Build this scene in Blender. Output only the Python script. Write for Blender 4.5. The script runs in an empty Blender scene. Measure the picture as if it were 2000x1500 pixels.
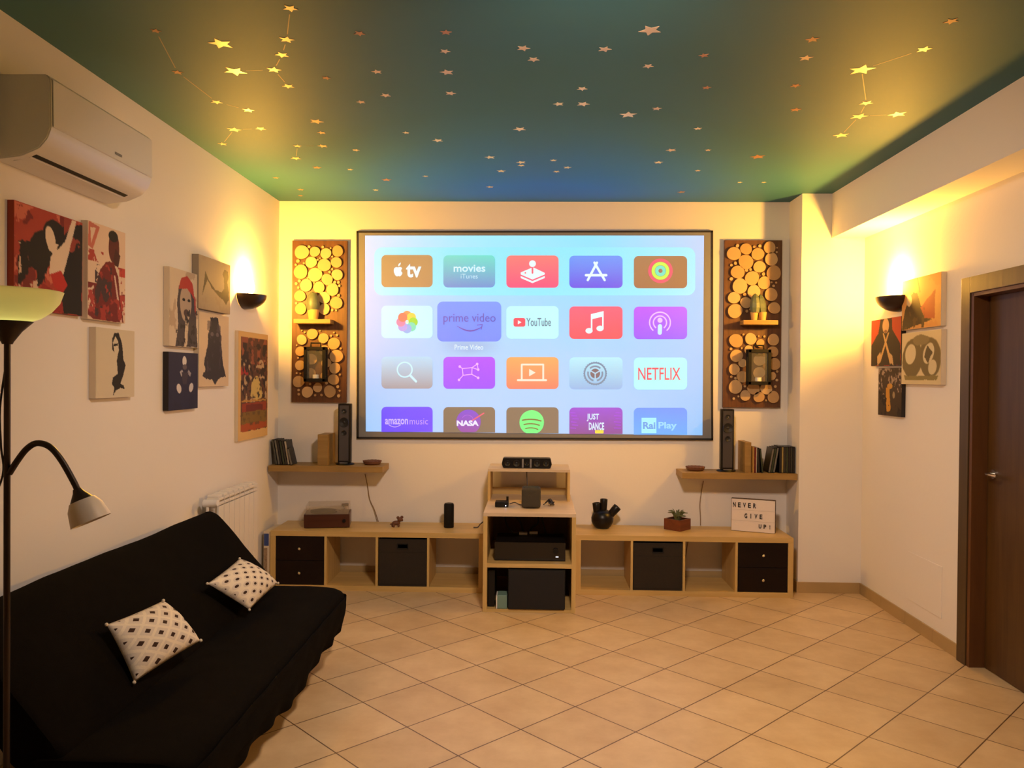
import bpy, bmesh, math, random
import numpy as np
from mathutils import Vector, Matrix, noise
random.seed(7); rng = np.random.RandomState(5)
scene = bpy.context.scene
COL = scene.collection
PI = math.pi

# ------------------------------------------------------------------ camera, world, light, exposure
F_PX, YAW, PITCH, ROLL = 1534.45, 0.0291, -0.0099, 0.0085
EYE = Vector((0.0, 0.0, 1.5))
_f = Vector((-math.sin(YAW)*math.cos(PITCH), math.cos(YAW)*math.cos(PITCH), math.sin(PITCH)))
_r = Vector((math.cos(YAW), math.sin(YAW), 0.0)); _u = _r.cross(_f)
RIGHT = _r*math.cos(ROLL) + _u*math.sin(ROLL)
UP = _u*math.cos(ROLL) - _r*math.sin(ROLL)
cam_data = bpy.data.cameras.new('camera'); cam_data.sensor_width = 36; cam_data.lens = F_PX/2000*36
cam_data.clip_start = 0.05
cam = bpy.data.objects.new('camera', cam_data); COL.objects.link(cam)
m = Matrix.Identity(4)
for i in range(3):
    m[i][0], m[i][1], m[i][2], m[i][3] = RIGHT[i], UP[i], -_f[i], EYE[i]
cam.matrix_world = m
scene.camera = cam
scene.view_settings.view_transform = 'Standard'; scene.view_settings.look = 'None'
scene.view_settings.gamma = 1; scene.view_settings.exposure = 0.0
scene.view_settings.use_curve_mapping = False

world = bpy.data.worlds.new('world'); scene.world = world; world.use_nodes = True
world.node_tree.nodes['Background'].inputs[0].default_value = (0.9, 0.75, 0.62, 1)
world.node_tree.nodes['Background'].inputs[1].default_value = 0.0

def add_light(name, kind, loc, power, color, size=0.1, rot=(0, 0, 0), size_y=None):
    l = bpy.data.lights.new(name, kind); l.energy = power; l.color = color
    if kind == 'AREA':
        l.size = size
        if size_y: l.shape = 'RECTANGLE'; l.size_y = size_y
    else: l.shadow_soft_size = size
    o = bpy.data.objects.new(name, l); o.location = loc; o.rotation_euler = rot; COL.objects.link(o); return o
# fill light added above the view for general brightness, tilted to the back wall
FILL_LAMP = (0.25, 2.15)
add_light('ceiling_fill_light', 'AREA', (FILL_LAMP[0], FILL_LAMP[1], 2.70), 52, (1.0, 0.74, 0.56), 0.30, (0.85, 0, 0)).data.spread = math.radians(142)
# the bulbs of the two wall lamps
WARM = (1.0, 0.47, 0.055)
add_light('wall_lamp_light', 'POINT', (-1.873, 5.13, 2.105), 88, WARM, 0.04)
add_light('wall_lamp_light', 'POINT', (2.246, 5.02, 2.105), 100, WARM, 0.04)
# dim bulb in the torchiere bowl
add_light('floor_lamp_light', 'POINT', (-1.427, 2.085, 1.665), 0.6, (0.95, 1.0, 0.42), 0.02)

# ------------------------------------------------------------------ room dimensions
XL, D, H = -1.9186, 5.8266, 2.7926
XB, XC, DC, XR = 2.0627, 1.8559, 5.5562, 2.2917
YN = -2.6
BZ = 2.484

def AT(u, v, **k):
    """where the sight line through a photo point meets a real plane x=, y= or z= of the room"""
    d = RIGHT*((u-1000)/F_PX) + UP*((750-v)/F_PX) + _f
    (a, val), = k.items(); i = 'xyz'.index(a)
    return EYE + d*((val-EYE[i])/d[i])

# ------------------------------------------------------------------ materials
def lin(c):
    out = []
    for x in c:
        x = x/255.0
        out.append(x/12.92 if x <= 0.04045 else ((x+0.055)/1.055)**2.4)
    return tuple(out)
def new_mat(name):
    mt = bpy.data.materials.new(name); mt.use_nodes = True
    nt = mt.node_tree; b = nt.nodes['Principled BSDF']
    return mt, nt, b
def N(nt, t, **k):
    n = nt.nodes.new(t)
    for a, b in k.items(): setattr(n, a, b)
    return n
def plain(name, col, rough=0.5, metal=0.0, noise_amt=0.0, noise_scale=20, bump=0.0, bump_scale=60, coat=0, spec=None):
    mt, nt, b = new_mat(name)
    b.inputs['Base Color'].default_value = (*col, 1)
    b.inputs['Roughness'].default_value = rough; b.inputs['Metallic'].default_value = metal
    if spec is not None: b.inputs['Specular IOR Level'].default_value = spec
    if coat: b.inputs['Coat Weight'].default_value = coat
    tc = N(nt, 'ShaderNodeTexCoord')
    if noise_amt:
        n = N(nt, 'ShaderNodeTexNoise'); n.inputs['Scale'].default_value = noise_scale; n.inputs['Detail'].default_value = 5
        nt.links.new(tc.outputs['Object'], n.inputs['Vector'])
        mx = N(nt, 'ShaderNodeMix', data_type='RGBA')
        mx.inputs[6].default_value = (*[c*(1-noise_amt) for c in col], 1); mx.inputs[7].default_value = (*[min(1, c*(1+noise_amt)) for c in col], 1)
        nt.links.new(n.outputs['Fac'], mx.inputs[0]); nt.links.new(mx.outputs[2], b.inputs['Base Color'])
    if bump:
        n2 = N(nt, 'ShaderNodeTexNoise'); n2.inputs['Scale'].default_value = bump_scale; n2.inputs['Detail'].default_value = 4
        nt.links.new(tc.outputs['Object'], n2.inputs['Vector'])
        bp = N(nt, 'ShaderNodeBump'); bp.inputs['Strength'].default_value = bump; bp.inputs['Distance'].default_value = 0.01
        nt.links.new(n2.outputs['Fac'], bp.inputs['Height']); nt.links.new(bp.outputs['Normal'], b.inputs['Normal'])
    return mt
def wood(name, c1, c2, axis='X', scale=6, rough=0.45, stretch=14, bump=0.05):
    mt, nt, b = new_mat(name); b.inputs['Roughness'].default_value = rough
    tc = N(nt, 'ShaderNodeTexCoord'); mp = N(nt, 'ShaderNodeMapping')
    s = [scale*stretch/3]*3; s['XYZ'.index(axis)] = scale/3
    mp.inputs['Scale'].default_value = s
    n = N(nt, 'ShaderNodeTexNoise'); n.inputs['Scale'].default_value = 1; n.inputs['Detail'].default_value = 8; n.inputs['Distortion'].default_value = 0.6
    nt.links.new(tc.outputs['Object'], mp.inputs[0]); nt.links.new(mp.outputs[0], n.inputs['Vector'])
    cr = N(nt, 'ShaderNodeValToRGB'); cr.color_ramp.elements[0].position = 0.3; cr.color_ramp.elements[1].position = 0.7
    cr.color_ramp.elements[0].color = (*c1, 1); cr.color_ramp.elements[1].color = (*c2, 1)
    nt.links.new(n.outputs['Fac'], cr.inputs[0]); nt.links.new(cr.outputs[0], b.inputs['Base Color'])
    bp = N(nt, 'ShaderNodeBump'); bp.inputs['Strength'].default_value = bump; bp.inputs['Distance'].default_value = 0.005
    nt.links.new(n.outputs['Fac'], bp.inputs['Height']); nt.links.new(bp.outputs['Normal'], b.inputs['Normal'])
    return mt
def emit(name, col, strength):
    mt, nt, b = new_mat(name); b.inputs['Base Color'].default_value = (*col, 1)
    b.inputs['Emission Color'].default_value = (*col, 1); b.inputs['Emission Strength'].default_value = strength
    return mt
def glass(name, col=(1, 1, 1), rough=0.0, alpha=0.12):
    mt, nt, b = new_mat(name)
    b.inputs['Base Color'].default_value = (*col, 1); b.inputs['Roughness'].default_value = rough
    b.inputs['Alpha'].default_value = alpha
    return mt

def tile_floor_mat():
    mt, nt, b = new_mat('floor_tiles')
    tc = N(nt, 'ShaderNodeTexCoord'); mp = N(nt, 'ShaderNodeMapping', vector_type='TEXTURE')
    mp.inputs['Location'].default_value = (-0.0466, 3.3226, 0); mp.inputs['Rotation'].default_value = (0, 0, PI/4)
    nt.links.new(tc.outputs['Object'], mp.inputs[0])
    br = N(nt, 'ShaderNodeTexBrick', offset=0.0, squash=1.0)
    T = 0.3436
    br.inputs['Scale'].default_value = 1; br.inputs['Brick Width'].default_value = T; br.inputs['Row Height'].default_value = T
    br.inputs['Mortar Size'].default_value = 0.0030; br.inputs['Mortar Smooth'].default_value = 0.15; br.inputs['Bias'].default_value = 0
    br.inputs['Color1'].default_value = (0.62, 0.455, 0.255, 1); br.inputs['Color2'].default_value = (0.70, 0.525, 0.305, 1)
    br.inputs['Mortar'].default_value = (0.15, 0.08, 0.035, 1)
    nt.links.new(mp.outputs[0], br.inputs['Vector'])
    n = N(nt, 'ShaderNodeTexNoise'); n.inputs['Scale'].default_value = 5; n.inputs['Detail'].default_value = 7; n.inputs['Roughness'].default_value = 0.65
    nt.links.new(tc.outputs['Object'], n.inputs['Vector'])
    cr = N(nt, 'ShaderNodeValToRGB'); cr.color_ramp.elements[0].position = 0.3; cr.color_ramp.elements[1].position = 0.72
    cr.color_ramp.elements[0].color = (0.80, 0.74, 0.68, 1); cr.color_ramp.elements[1].color = (1, 1, 1, 1)
    nt.links.new(n.outputs['Fac'], cr.inputs[0])
    mx = N(nt, 'ShaderNodeMix', data_type='RGBA', blend_type='MULTIPLY'); mx.inputs[0].default_value = 1
    nt.links.new(br.outputs['Color'], mx.inputs[6]); nt.links.new(cr.outputs[0], mx.inputs[7])
    nt.links.new(mx.outputs[2], b.inputs['Base Color'])
    b.inputs['Roughness'].default_value = 0.42
    bp = N(nt, 'ShaderNodeBump'); bp.inputs['Strength'].default_value = 0.4; bp.inputs['Distance'].default_value = 0.003; bp.invert = True
    nt.links.new(br.outputs['Fac'], bp.inputs['Height']); nt.links.new(bp.outputs['Normal'], b.inputs['Normal'])
    return mt

def attr_mat(name, emission=False, rough=0.8):
    mt, nt, b = new_mat(name)
    a = N(nt, 'ShaderNodeAttribute', attribute_name='Col')
    if emission:
        b.inputs['Base Color'].default_value = (0.20, 0.20, 0.205, 1); b.inputs['Roughness'].default_value = 0.9
        nt.links.new(a.outputs['Color'], b.inputs['Emission Color']); b.inputs['Emission Strength'].default_value = 1.0
    else:
        nt.links.new(a.outputs['Color'], b.inputs['Base Color'])
        n = N(nt, 'ShaderNodeTexNoise'); n.inputs['Scale'].default_value = 900
        tc = N(nt, 'ShaderNodeTexCoord'); nt.links.new(tc.outputs['Object'], n.inputs['Vector'])
        bp = N(nt, 'ShaderNodeBump'); bp.inputs['Strength'].default_value = 0.15; bp.inputs['Distance'].default_value = 0.001
        nt.links.new(n.outputs['Fac'], bp.inputs['Height']); nt.links.new(bp.outputs['Normal'], b.inputs['Normal'])
    b.inputs['Roughness'].default_value = rough
    return mt

M = {
 'wall': plain('wall_paint', (0.80, 0.755, 0.71), 0.85, bump=0.06, bump_scale=40),
 'beam': plain('beam_paint', (0.80, 0.755, 0.71), 0.85),
 'ceiling': None,
 'floor': tile_floor_mat(),
 'skirting': plain('skirting_tile', (0.42, 0.29, 0.13), 0.4, noise_amt=0.12, noise_scale=6),
 'oak': wood('oak_veneer', (0.52, 0.34, 0.115), (0.63, 0.43, 0.16), 'X', rough=0.42),
 'oak_v': wood('oak_veneer_upright', (0.52, 0.34, 0.115), (0.63, 0.43, 0.16), 'Z', rough=0.42),
 'oak_dark': wood('shelf_oak', (0.27, 0.155, 0.040), (0.36, 0.215, 0.062), 'X', rough=0.5),
 'oak_top': wood('pale_oak', (0.56, 0.42, 0.27), (0.66, 0.52, 0.36), 'X', rough=0.4),
 'walnut': wood('dark_walnut', (0.075, 0.026, 0.008), (0.14, 0.052, 0.014), 'Z', rough=0.5, scale=8),
 'door': wood('door_wood', (0.062, 0.027, 0.006), (0.088, 0.042, 0.010), 'Z', rough=0.45),
 'door_frame': wood('door_frame_wood', (0.055, 0.031, 0.010), (0.08, 0.045, 0.015), 'Z', rough=0.45),
 'jamb': wood('door_jamb_wood', (0.10, 0.036, 0.009), (0.135, 0.052, 0.013), 'Z', rough=0.45),
 'black': plain('black_plastic', (0.006, 0.005, 0.005), 0.35, spec=0.3),
 'blackmatt': plain('matt_black', (0.007, 0.006, 0.005), 0.7, bump=0.1, bump_scale=300, spec=0.25),
 'drawer': plain('black_brown_foil', (0.010, 0.0045, 0.0035), 0.4, noise_amt=0.3, noise_scale=60, spec=0.2),
 'box': plain('dark_box_weave', (0.022, 0.014, 0.007), 0.9, noise_amt=0.35, noise_scale=250, bump=0.3, bump_scale=300),
 'knob': plain('brushed_steel', (0.75, 0.72, 0.68), 0.25, 1.0),
 'sofa': plain('black_cotton_cover', (0.0048, 0.0036, 0.0026), 1.0, noise_amt=0.25, noise_scale=30, bump=0.25, bump_scale=500, spec=0.06),
 'lamp_metal': plain('dark_lamp_metal', (0.035, 0.020, 0.014), 0.4, 0.3),
 'bronze': plain('dark_bronze', (0.045, 0.028, 0.020), 0.35, 0.5),
 'white': plain('white_plastic', (0.78, 0.76, 0.74), 0.35),
 'ac': plain('ac_plastic', (0.74, 0.71, 0.69), 0.3),
 'rad': plain('radiator_enamel', (0.78, 0.73, 0.66), 0.35),
 'grey': plain('grey_plastic', (0.22, 0.20, 0.19), 0.4),
 'slot': plain('vent_slot', (0.004, 0.003, 0.003), 0.8),
 'turntable': wood('turntable_wood', (0.045, 0.012, 0.006), (0.075, 0.022, 0.010), 'X', rough=0.35),
 'terracotta': plain('brown_clay', (0.13, 0.045, 0.018), 0.6, noise_amt=0.25, noise_scale=40),
 'potwood': wood('mahogany_box', (0.11, 0.025, 0.010), (0.17, 0.042, 0.015), 'X', rough=0.4),
 'cable': plain('cable_sheath', (0.03, 0.022, 0.018), 0.5),
 'tancable': plain('tan_cable', (0.20, 0.12, 0.055), 0.5),
 'leaf': plain('succulent_leaf', (0.10, 0.115, 0.045), 0.6, noise_amt=0.3, noise_scale=60),
 'cactus': plain('grey_green_cactus', (0.10, 0.125, 0.075), 0.45, noise_amt=0.35, noise_scale=30),
 'cream_pot': plain('ochre_pot', (0.62, 0.36, 0.11), 0.5),
 'candle': plain('candle_wax', (0.85, 0.80, 0.68), 0.4),
 'glass': glass('clear_glass', (0.92, 0.95, 0.90), 0.02, 0.04),
 'acrylic': glass('smoked_acrylic', (0.55, 0.45, 0.32), 0.05, 0.20),
 'bark': plain('slice_bark', (0.22, 0.10, 0.035), 0.8),
 'speaker': plain('gunmetal_front', (0.085, 0.078, 0.085), 0.28, 0.4),
 'cone': plain('speaker_cone', (0.006, 0.006, 0.007), 0.5),
 'chrome': plain('chrome_trim', (0.7, 0.7, 0.72), 0.15, 1.0),
 'screen_white': plain('projection_fabric', (0.24, 0.24, 0.25), 0.9),
 'screen_edge': plain('screen_black_edge', (0.012, 0.007, 0.005), 0.6),
 'projected': attr_mat('projected_picture', True),
 'print': attr_mat('canvas_print', False),
 'canvas': plain('raw_canvas_edge', (0.70, 0.58, 0.42), 0.85, bump=0.1, bump_scale=600),
 'canvas_red': plain('red_canvas_edge', (0.36, 0.055, 0.025), 0.85),
 'canvas_dark': plain('dark_canvas_edge', (0.02, 0.014, 0.012), 0.8),
 'canvas_grey': plain('grey_canvas_edge', (0.33, 0.27, 0.20), 0.8),
 'star': plain('gold_star', (0.86, 0.66, 0.33), 0.35, 0.25),
 'star_dim': plain('copper_star', (0.42, 0.20, 0.085), 0.5, 0.1),
 'star_line': plain('constellation_ink', (0.20, 0.21, 0.13), 0.5),
 'bulb': None,
 'led': emit('white_led', (0.75, 0.75, 1.0), 6),
}
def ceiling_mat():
    # night sky mural: teal green print, the screen's blue light painted in at the far middle
    mt, nt, b = new_mat('mural_with_screen_glow'); b.inputs['Roughness'].default_value = 0.6; b.inputs['Specular IOR Level'].default_value = 0.25
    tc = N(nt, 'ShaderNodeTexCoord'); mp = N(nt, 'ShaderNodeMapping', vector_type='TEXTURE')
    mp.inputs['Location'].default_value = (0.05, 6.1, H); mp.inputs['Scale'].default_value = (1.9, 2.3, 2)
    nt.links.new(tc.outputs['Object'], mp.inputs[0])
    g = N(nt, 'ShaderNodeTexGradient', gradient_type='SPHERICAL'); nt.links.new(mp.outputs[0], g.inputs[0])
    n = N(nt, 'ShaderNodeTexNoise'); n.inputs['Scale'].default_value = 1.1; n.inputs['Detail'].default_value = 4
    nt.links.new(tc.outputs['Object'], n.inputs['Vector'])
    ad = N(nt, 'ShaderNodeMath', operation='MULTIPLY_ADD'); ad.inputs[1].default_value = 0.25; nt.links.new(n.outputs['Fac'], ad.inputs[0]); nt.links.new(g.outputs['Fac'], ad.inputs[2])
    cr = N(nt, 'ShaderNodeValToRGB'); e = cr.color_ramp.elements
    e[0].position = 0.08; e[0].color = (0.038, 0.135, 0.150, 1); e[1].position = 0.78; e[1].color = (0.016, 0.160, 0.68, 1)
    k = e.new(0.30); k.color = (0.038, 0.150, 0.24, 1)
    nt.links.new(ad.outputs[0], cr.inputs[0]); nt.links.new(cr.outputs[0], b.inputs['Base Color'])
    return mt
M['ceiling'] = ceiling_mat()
def slice_mat():
    mt, nt, b = new_mat('log_slice'); b.inputs['Roughness'].default_value = 0.6
    tc = N(nt, 'ShaderNodeTexCoord'); w = N(nt, 'ShaderNodeTexWave', wave_type='RINGS', rings_direction='Y')
    w.inputs['Scale'].default_value = 60; w.inputs['Distortion'].default_value = 2.5; w.inputs['Detail'].default_value = 2
    nt.links.new(tc.outputs['Object'], w.inputs['Vector'])
    oi = N(nt, 'ShaderNodeObjectInfo')
    mx = N(nt, 'ShaderNodeMix', data_type='RGBA'); mx.inputs[6].default_value = (0.52, 0.345, 0.17, 1); mx.inputs[7].default_value = (0.60, 0.42, 0.225, 1)
    nt.links.new(w.outputs['Fac'], mx.inputs[0])
    mx2 = N(nt, 'ShaderNodeMix', data_type='RGBA', blend_type='MULTIPLY'); mx2.inputs[0].default_value = 1
    cr = N(nt, 'ShaderNodeValToRGB'); cr.color_ramp.elements[0].color = (0.78, 0.66, 0.50, 1); cr.color_ramp.elements[1].color = (1, 1, 1, 1)
    nt.links.new(oi.outputs['Random'], cr.inputs[0])
    nt.links.new(mx.outputs[2], mx2.inputs[6]); nt.links.new(cr.outputs[0], mx2.inputs[7]); nt.links.new(mx2.outputs[2], b.inputs['Base Color'])
    return mt
M['slice'] = slice_mat()
def bulb_mat():
    # clear glowing glass: gives off light and lets the lamp's light through
    mt, nt, b = new_mat('glowing_bulb'); nt.nodes.remove(b)
    em = N(nt, 'ShaderNodeEmission'); em.inputs[0].default_value = (1.0, 0.80, 0.40, 1); em.inputs[1].default_value = 14
    tr = N(nt, 'ShaderNodeBsdfTransparent'); ad = N(nt, 'ShaderNodeAddShader')
    nt.links.new(em.outputs[0], ad.inputs[0]); nt.links.new(tr.outputs[0], ad.inputs[1]); nt.links.new(ad.outputs[0], nt.nodes['Material Output'].inputs[0])
    return mt
M['bulb'] = bulb_mat()
M['cream_cloth'] = plain('cushion_cream', (.66, .58, .46), .9)
def shade_mat():
    mt, nt, b = new_mat('frosted_glass_shade')
    b.inputs['Base Color'].default_value = (0.85, 0.74, 0.55, 1); b.inputs['Roughness'].default_value = 0.35
    tr = N(nt, 'ShaderNodeBsdfTranslucent'); tr.inputs[0].default_value = (0.95, 0.9, 0.7, 1)
    mx = N(nt, 'ShaderNodeMixShader'); mx.inputs[0].default_value = 0.5
    out = nt.nodes['Material Output']
    nt.links.new(b.outputs[0], mx.inputs[1]); nt.links.new(tr.outputs[0], mx.inputs[2]); nt.links.new(mx.outputs[0], out.inputs[0])
    return mt
M['shade'] = shade_mat()
def cushion_mat(name, kind):
    mt, nt, b = new_mat(name); b.inputs['Roughness'].default_value = 0.9
    tc = N(nt, 'ShaderNodeTexCoord'); mp = N(nt, 'ShaderNodeMapping')
    if kind == 'square': mp.inputs['Scale'].default_value = (5.4, 5.4, 1); mp.inputs['Rotation'].default_value = (0, 0, PI/4); r = 0.17
    else: mp.inputs['Scale'].default_value = (6.4, 6.4, 1); mp.inputs['Rotation'].default_value = (0, 0, PI/4); r = 0.19
    nt.links.new(tc.outputs['UV'], mp.inputs[0])
    fr = N(nt, 'ShaderNodeVectorMath', operation='FRACTION'); nt.links.new(mp.outputs[0], fr.inputs[0])
    sb = N(nt, 'ShaderNodeVectorMath', operation='SUBTRACT'); sb.inputs[1].default_value = (0.5, 0.5, 0); nt.links.new(fr.outputs[0], sb.inputs[0])
    ab = N(nt, 'ShaderNodeVectorMath', operation='ABSOLUTE'); nt.links.new(sb.outputs[0], ab.inputs[0])
    sp = N(nt, 'ShaderNodeSeparateXYZ'); nt.links.new(ab.outputs[0], sp.inputs[0])
    if kind == 'square':
        mm = N(nt, 'ShaderNodeMath', operation='MAXIMUM'); nt.links.new(sp.outputs[0], mm.inputs[0]); nt.links.new(sp.outputs[1], mm.inputs[1]); dist = mm.outputs[0]
    else:
        pw = N(nt, 'ShaderNodeCombineXYZ'); nt.links.new(sp.outputs[0], pw.inputs[0]); nt.links.new(sp.outputs[1], pw.inputs[1])
        ln = N(nt, 'ShaderNodeVectorMath', operation='LENGTH'); nt.links.new(pw.outputs[0], ln.inputs[0]); dist = ln.outputs[1]
    lt = N(nt, 'ShaderNodeMath', operation='LESS_THAN'); lt.inputs[1].default_value = r; nt.links.new(dist, lt.inputs[0])
    # faint lighter lattice between the spots
    gt = N(nt, 'ShaderNodeMath', operation='GREATER_THAN'); gt.inputs[1].default_value = 0.40; nt.links.new(dist, gt.inputs[0])
    # the spots stop short of the seam
    c0 = N(nt, 'ShaderNodeVectorMath', operation='SUBTRACT'); c0.inputs[1].default_value = (0.5, 0.5, 0); nt.links.new(tc.outputs['UV'], c0.inputs[0])
    c1 = N(nt, 'ShaderNodeVectorMath', operation='ABSOLUTE'); nt.links.new(c0.outputs[0], c1.inputs[0])
    c2 = N(nt, 'ShaderNodeSeparateXYZ'); nt.links.new(c1.outputs[0], c2.inputs[0])
    c3 = N(nt, 'ShaderNodeMath', operation='MAXIMUM'); nt.links.new(c2.outputs[0], c3.inputs[0]); nt.links.new(c2.outputs[1], c3.inputs[1])
    c4 = N(nt, 'ShaderNodeMath', operation='LESS_THAN'); c4.inputs[1].default_value = 0.478; nt.links.new(c3.outputs[0], c4.inputs[0])
    c5 = N(nt, 'ShaderNodeMath', operation='MULTIPLY'); nt.links.new(lt.outputs[0], c5.inputs[0]); nt.links.new(c4.outputs[0], c5.inputs[1]); lt = c5
    m0 = N(nt, 'ShaderNodeMix', data_type='RGBA'); m0.inputs[6].default_value = (0.62, 0.55, 0.48, 1); m0.inputs[7].default_value = (0.74, 0.66, 0.54, 1)
    nt.links.new(gt.outputs[0], m0.inputs[0])
    mx = N(nt, 'ShaderNodeMix', data_type='RGBA'); nt.links.new(m0.outputs[2], mx.inputs[6]); mx.inputs[7].default_value = (0.035, 0.012, 0.006, 1)
    nt.links.new(lt.outputs[0], mx.inputs[0]); nt.links.new(mx.outputs[2], b.inputs['Base Color'])
    nn = N(nt, 'ShaderNodeTexNoise'); nn.inputs['Scale'].default_value = 120; bp = N(nt, 'ShaderNodeBump'); bp.inputs['Strength'].default_value = 0.2
    bp.inputs['Distance'].default_value = 0.004
    nt.links.new(tc.outputs['Object'], nn.inputs['Vector']); nt.links.new(nn.outputs['Fac'], bp.inputs['Height']); nt.links.new(bp.outputs['Normal'], b.inputs['Normal'])
    return mt

# ------------------------------------------------------------------ mesh helpers
class MB:
    def __init__(s): s.bm = bmesh.new(); s.smooth = False
    def _merge(s, b2, mat=None):
        if mat is not None: bmesh.ops.transform(b2, matrix=mat, verts=b2.verts)
        me = bpy.data.meshes.new('tmp'); b2.to_mesh(me); b2.free(); s.bm.from_mesh(me); bpy.data.meshes.remove(me)
    def box(s, x0, x1, y0, y1, z0, z1, bev=0.0, mat=None, seg=2):
        b = bmesh.new()
        bmesh.ops.create_cube(b, size=1, matrix=Matrix.Translation(((x0+x1)/2, (y0+y1)/2, (z0+z1)/2)) @ Matrix.Diagonal((abs(x1-x0), abs(y1-y0), abs(z1-z0), 1)))
        if bev: bmesh.ops.bevel(b, geom=b.edges[:], offset=bev, segments=seg, affect='EDGES', profile=0.7)
        s._merge(b, mat); return s
    def cyl(s, p0, p1, r0, r1=None, n=24, cap=True):
        p0, p1 = Vector(p0), Vector(p1); r1 = r0 if r1 is None else r1
        b = bmesh.new(); d = p1-p0
        bmesh.ops.create_cone(b, cap_ends=cap, segments=n, radius1=r0, radius2=r1, depth=d.length)
        mt = Matrix.Translation((p0+p1)/2) @ d.to_track_quat('Z', 'Y').to_matrix().to_4x4()
        s._merge(b, mt); return s
    def lathe(s, prof, c=(0, 0, 0), n=32, a0=0, a1=2*PI, mat=None):
        b = bmesh.new(); full = abs(a1-a0-2*PI) < 1e-6; k = n if full else n+1; rings = []
        for r, z in prof:
            if r < 1e-6: rings.append([b.verts.new((0, 0, z))])
            else: rings.append([b.verts.new((r*math.cos(a0+(a1-a0)*i/n), r*math.sin(a0+(a1-a0)*i/n), z)) for i in range(k)])
        for A, B in zip(rings, rings[1:]):
            for i in range(n):
                j = (i+1) % k
                if len(A) == 1 and len(B) == 1: continue
                if len(A) == 1: b.faces.new((A[0], B[i], B[j]))
                elif len(B) == 1: b.faces.new((A[i], A[j], B[0]))
                else: b.faces.new((A[i], A[j], B[j], B[i]))
        bmesh.ops.recalc_face_normals(b, faces=b.faces)
        s._merge(b, Matrix.Translation(c) @ (mat or Matrix.Identity(4))); return s
    def tube(s, pts, r, n=10, sub=6, smooth=True):
        P = [Vector(p) for p in pts]
        if smooth and len(P) > 2:
            Q = []
            E_ = [2*P[0]-P[1]] + P + [2*P[-1]-P[-2]]
            for i in range(1, len(E_)-2):
                a, b_, c, d = E_[i-1:i+3]
                for t in range(sub):
                    t = t/sub
                    Q.append(0.5*((2*b_)+(-a+c)*t+(2*a-5*b_+4*c-d)*t*t+(-a+3*b_-3*c+d)*t**3))
            Q.append(P[-1]); P = Q
        b = bmesh.new(); rings = []
        nrm = None
        for i, p in enumerate(P):
            d = (P[min(i+1, len(P)-1)]-P[max(i-1, 0)]).normalized()
            if nrm is None: nrm = d.orthogonal().normalized()
            nrm = (nrm-d*nrm.dot(d)).normalized(); bn = d.cross(nrm)
            rr = r(i/(len(P)-1)) if callable(r) else r
            rings.append([b.verts.new(p+(nrm*math.cos(2*PI*k/n)+bn*math.sin(2*PI*k/n))*rr) for k in range(n)])
        for A, B in zip(rings, rings[1:]):
            for k in range(n): b.faces.new((A[k], A[(k+1) % n], B[(k+1) % n], B[k]))
        b.faces.new(rings[0][::-1]); b.faces.new(rings[-1])
        bmesh.ops.recalc_face_normals(b, faces=b.faces)
        s._merge(b); return s
    def ball(s, c, r, seg=24, rings=14, mat=None):
        b = bmesh.new(); bmesh.ops.create_uvsphere(b, u_segments=seg, v_segments=rings, radius=1)
        rr = r if isinstance(r, (tuple, list)) else (r, r, r)
        s._merge(b, Matrix.Translation(c) @ (mat or Matrix.Identity(4)) @ Matrix.Diagonal((*rr, 1))); return s
    def prism(s, pts, d0, d1, plane='xz', bev=0):
        """polygon pts in a plane, extruded along the remaining axis from d0 to d1"""
        b = bmesh.new()
        def P(p, d): return {'xz': (p[0], d, p[1]), 'xy': (p[0], p[1], d), 'yz': (d, p[0], p[1])}[plane]
        A = [b.verts.new(P(p, d0)) for p in pts]; B = [b.verts.new(P(p, d1)) for p in pts]; n = len(pts)
        b.faces.new(A); b.faces.new(B[::-1])
        for i in range(n): b.faces.new((A[i], B[i], B[(i+1) % n], A[(i+1) % n]))
        bmesh.ops.recalc_face_normals(b, faces=b.faces)
        if bev: bmesh.ops.bevel(b, geom=b.edges[:], offset=bev, segments=2, affect='EDGES')
        s._merge(b); return s
    def build(s, name, mat, parent=None, smooth=False, loc=None, rotz=None, recenter=True):
        me = bpy.data.meshes.new(name)
        o = bpy.data.objects.new(name, me); COL.objects.link(o)
        if loc is None and parent is None and recenter and len(s.bm.verts):
            xs = [v.co.x for v in s.bm.verts]; ys = [v.co.y for v in s.bm.verts]; zs = [v.co.z for v in s.bm.verts]
            c = Vector(((min(xs)+max(xs))/2, (min(ys)+max(ys))/2, min(zs)))
            bmesh.ops.translate(s.bm, vec=-c, verts=s.bm.verts); o.location = c
        s.bm.to_mesh(me); s.bm.free()
        for mm in (mat if isinstance(mat, list) else [mat]): me.materials.append(mm)
        if smooth:
            for p in me.polygons: p.use_smooth = True
            try: me.set_sharp_from_angle(angle=math.radians(38))
            except Exception: pass
        if parent is not None:
            o.parent = parent
        if loc is not None: o.location = loc
        if rotz is not None: o.rotation_euler[2] = rotz
        return o
def tag(o, label=None, cat=None, group=None, kind=None):
    if label: o['label'] = label
    if cat: o['category'] = cat
    if group: o['group'] = group
    if kind: o['kind'] = kind
    return o
def thing(name, label, cat, loc=(0, 0, 0), rotz=0, group=None):
    o = bpy.data.objects.new(name, None); COL.objects.link(o); o.empty_display_size = 0.05
    o.location = loc; o.rotation_euler = (0, 0, rotz)
    return tag(o, label, cat, group)
def copy_thing(root, loc, rotz, label, name=None):
    r = root.copy(); COL.objects.link(r); r.location = loc; r.rotation_euler = (0, 0, rotz); r['label'] = label
    for ch in root.children:
        c = ch.copy(); COL.objects.link(c); c.parent = r
        for g in ch.children:
            d = g.copy(); COL.objects.link(d); d.parent = c
    return r
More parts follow.
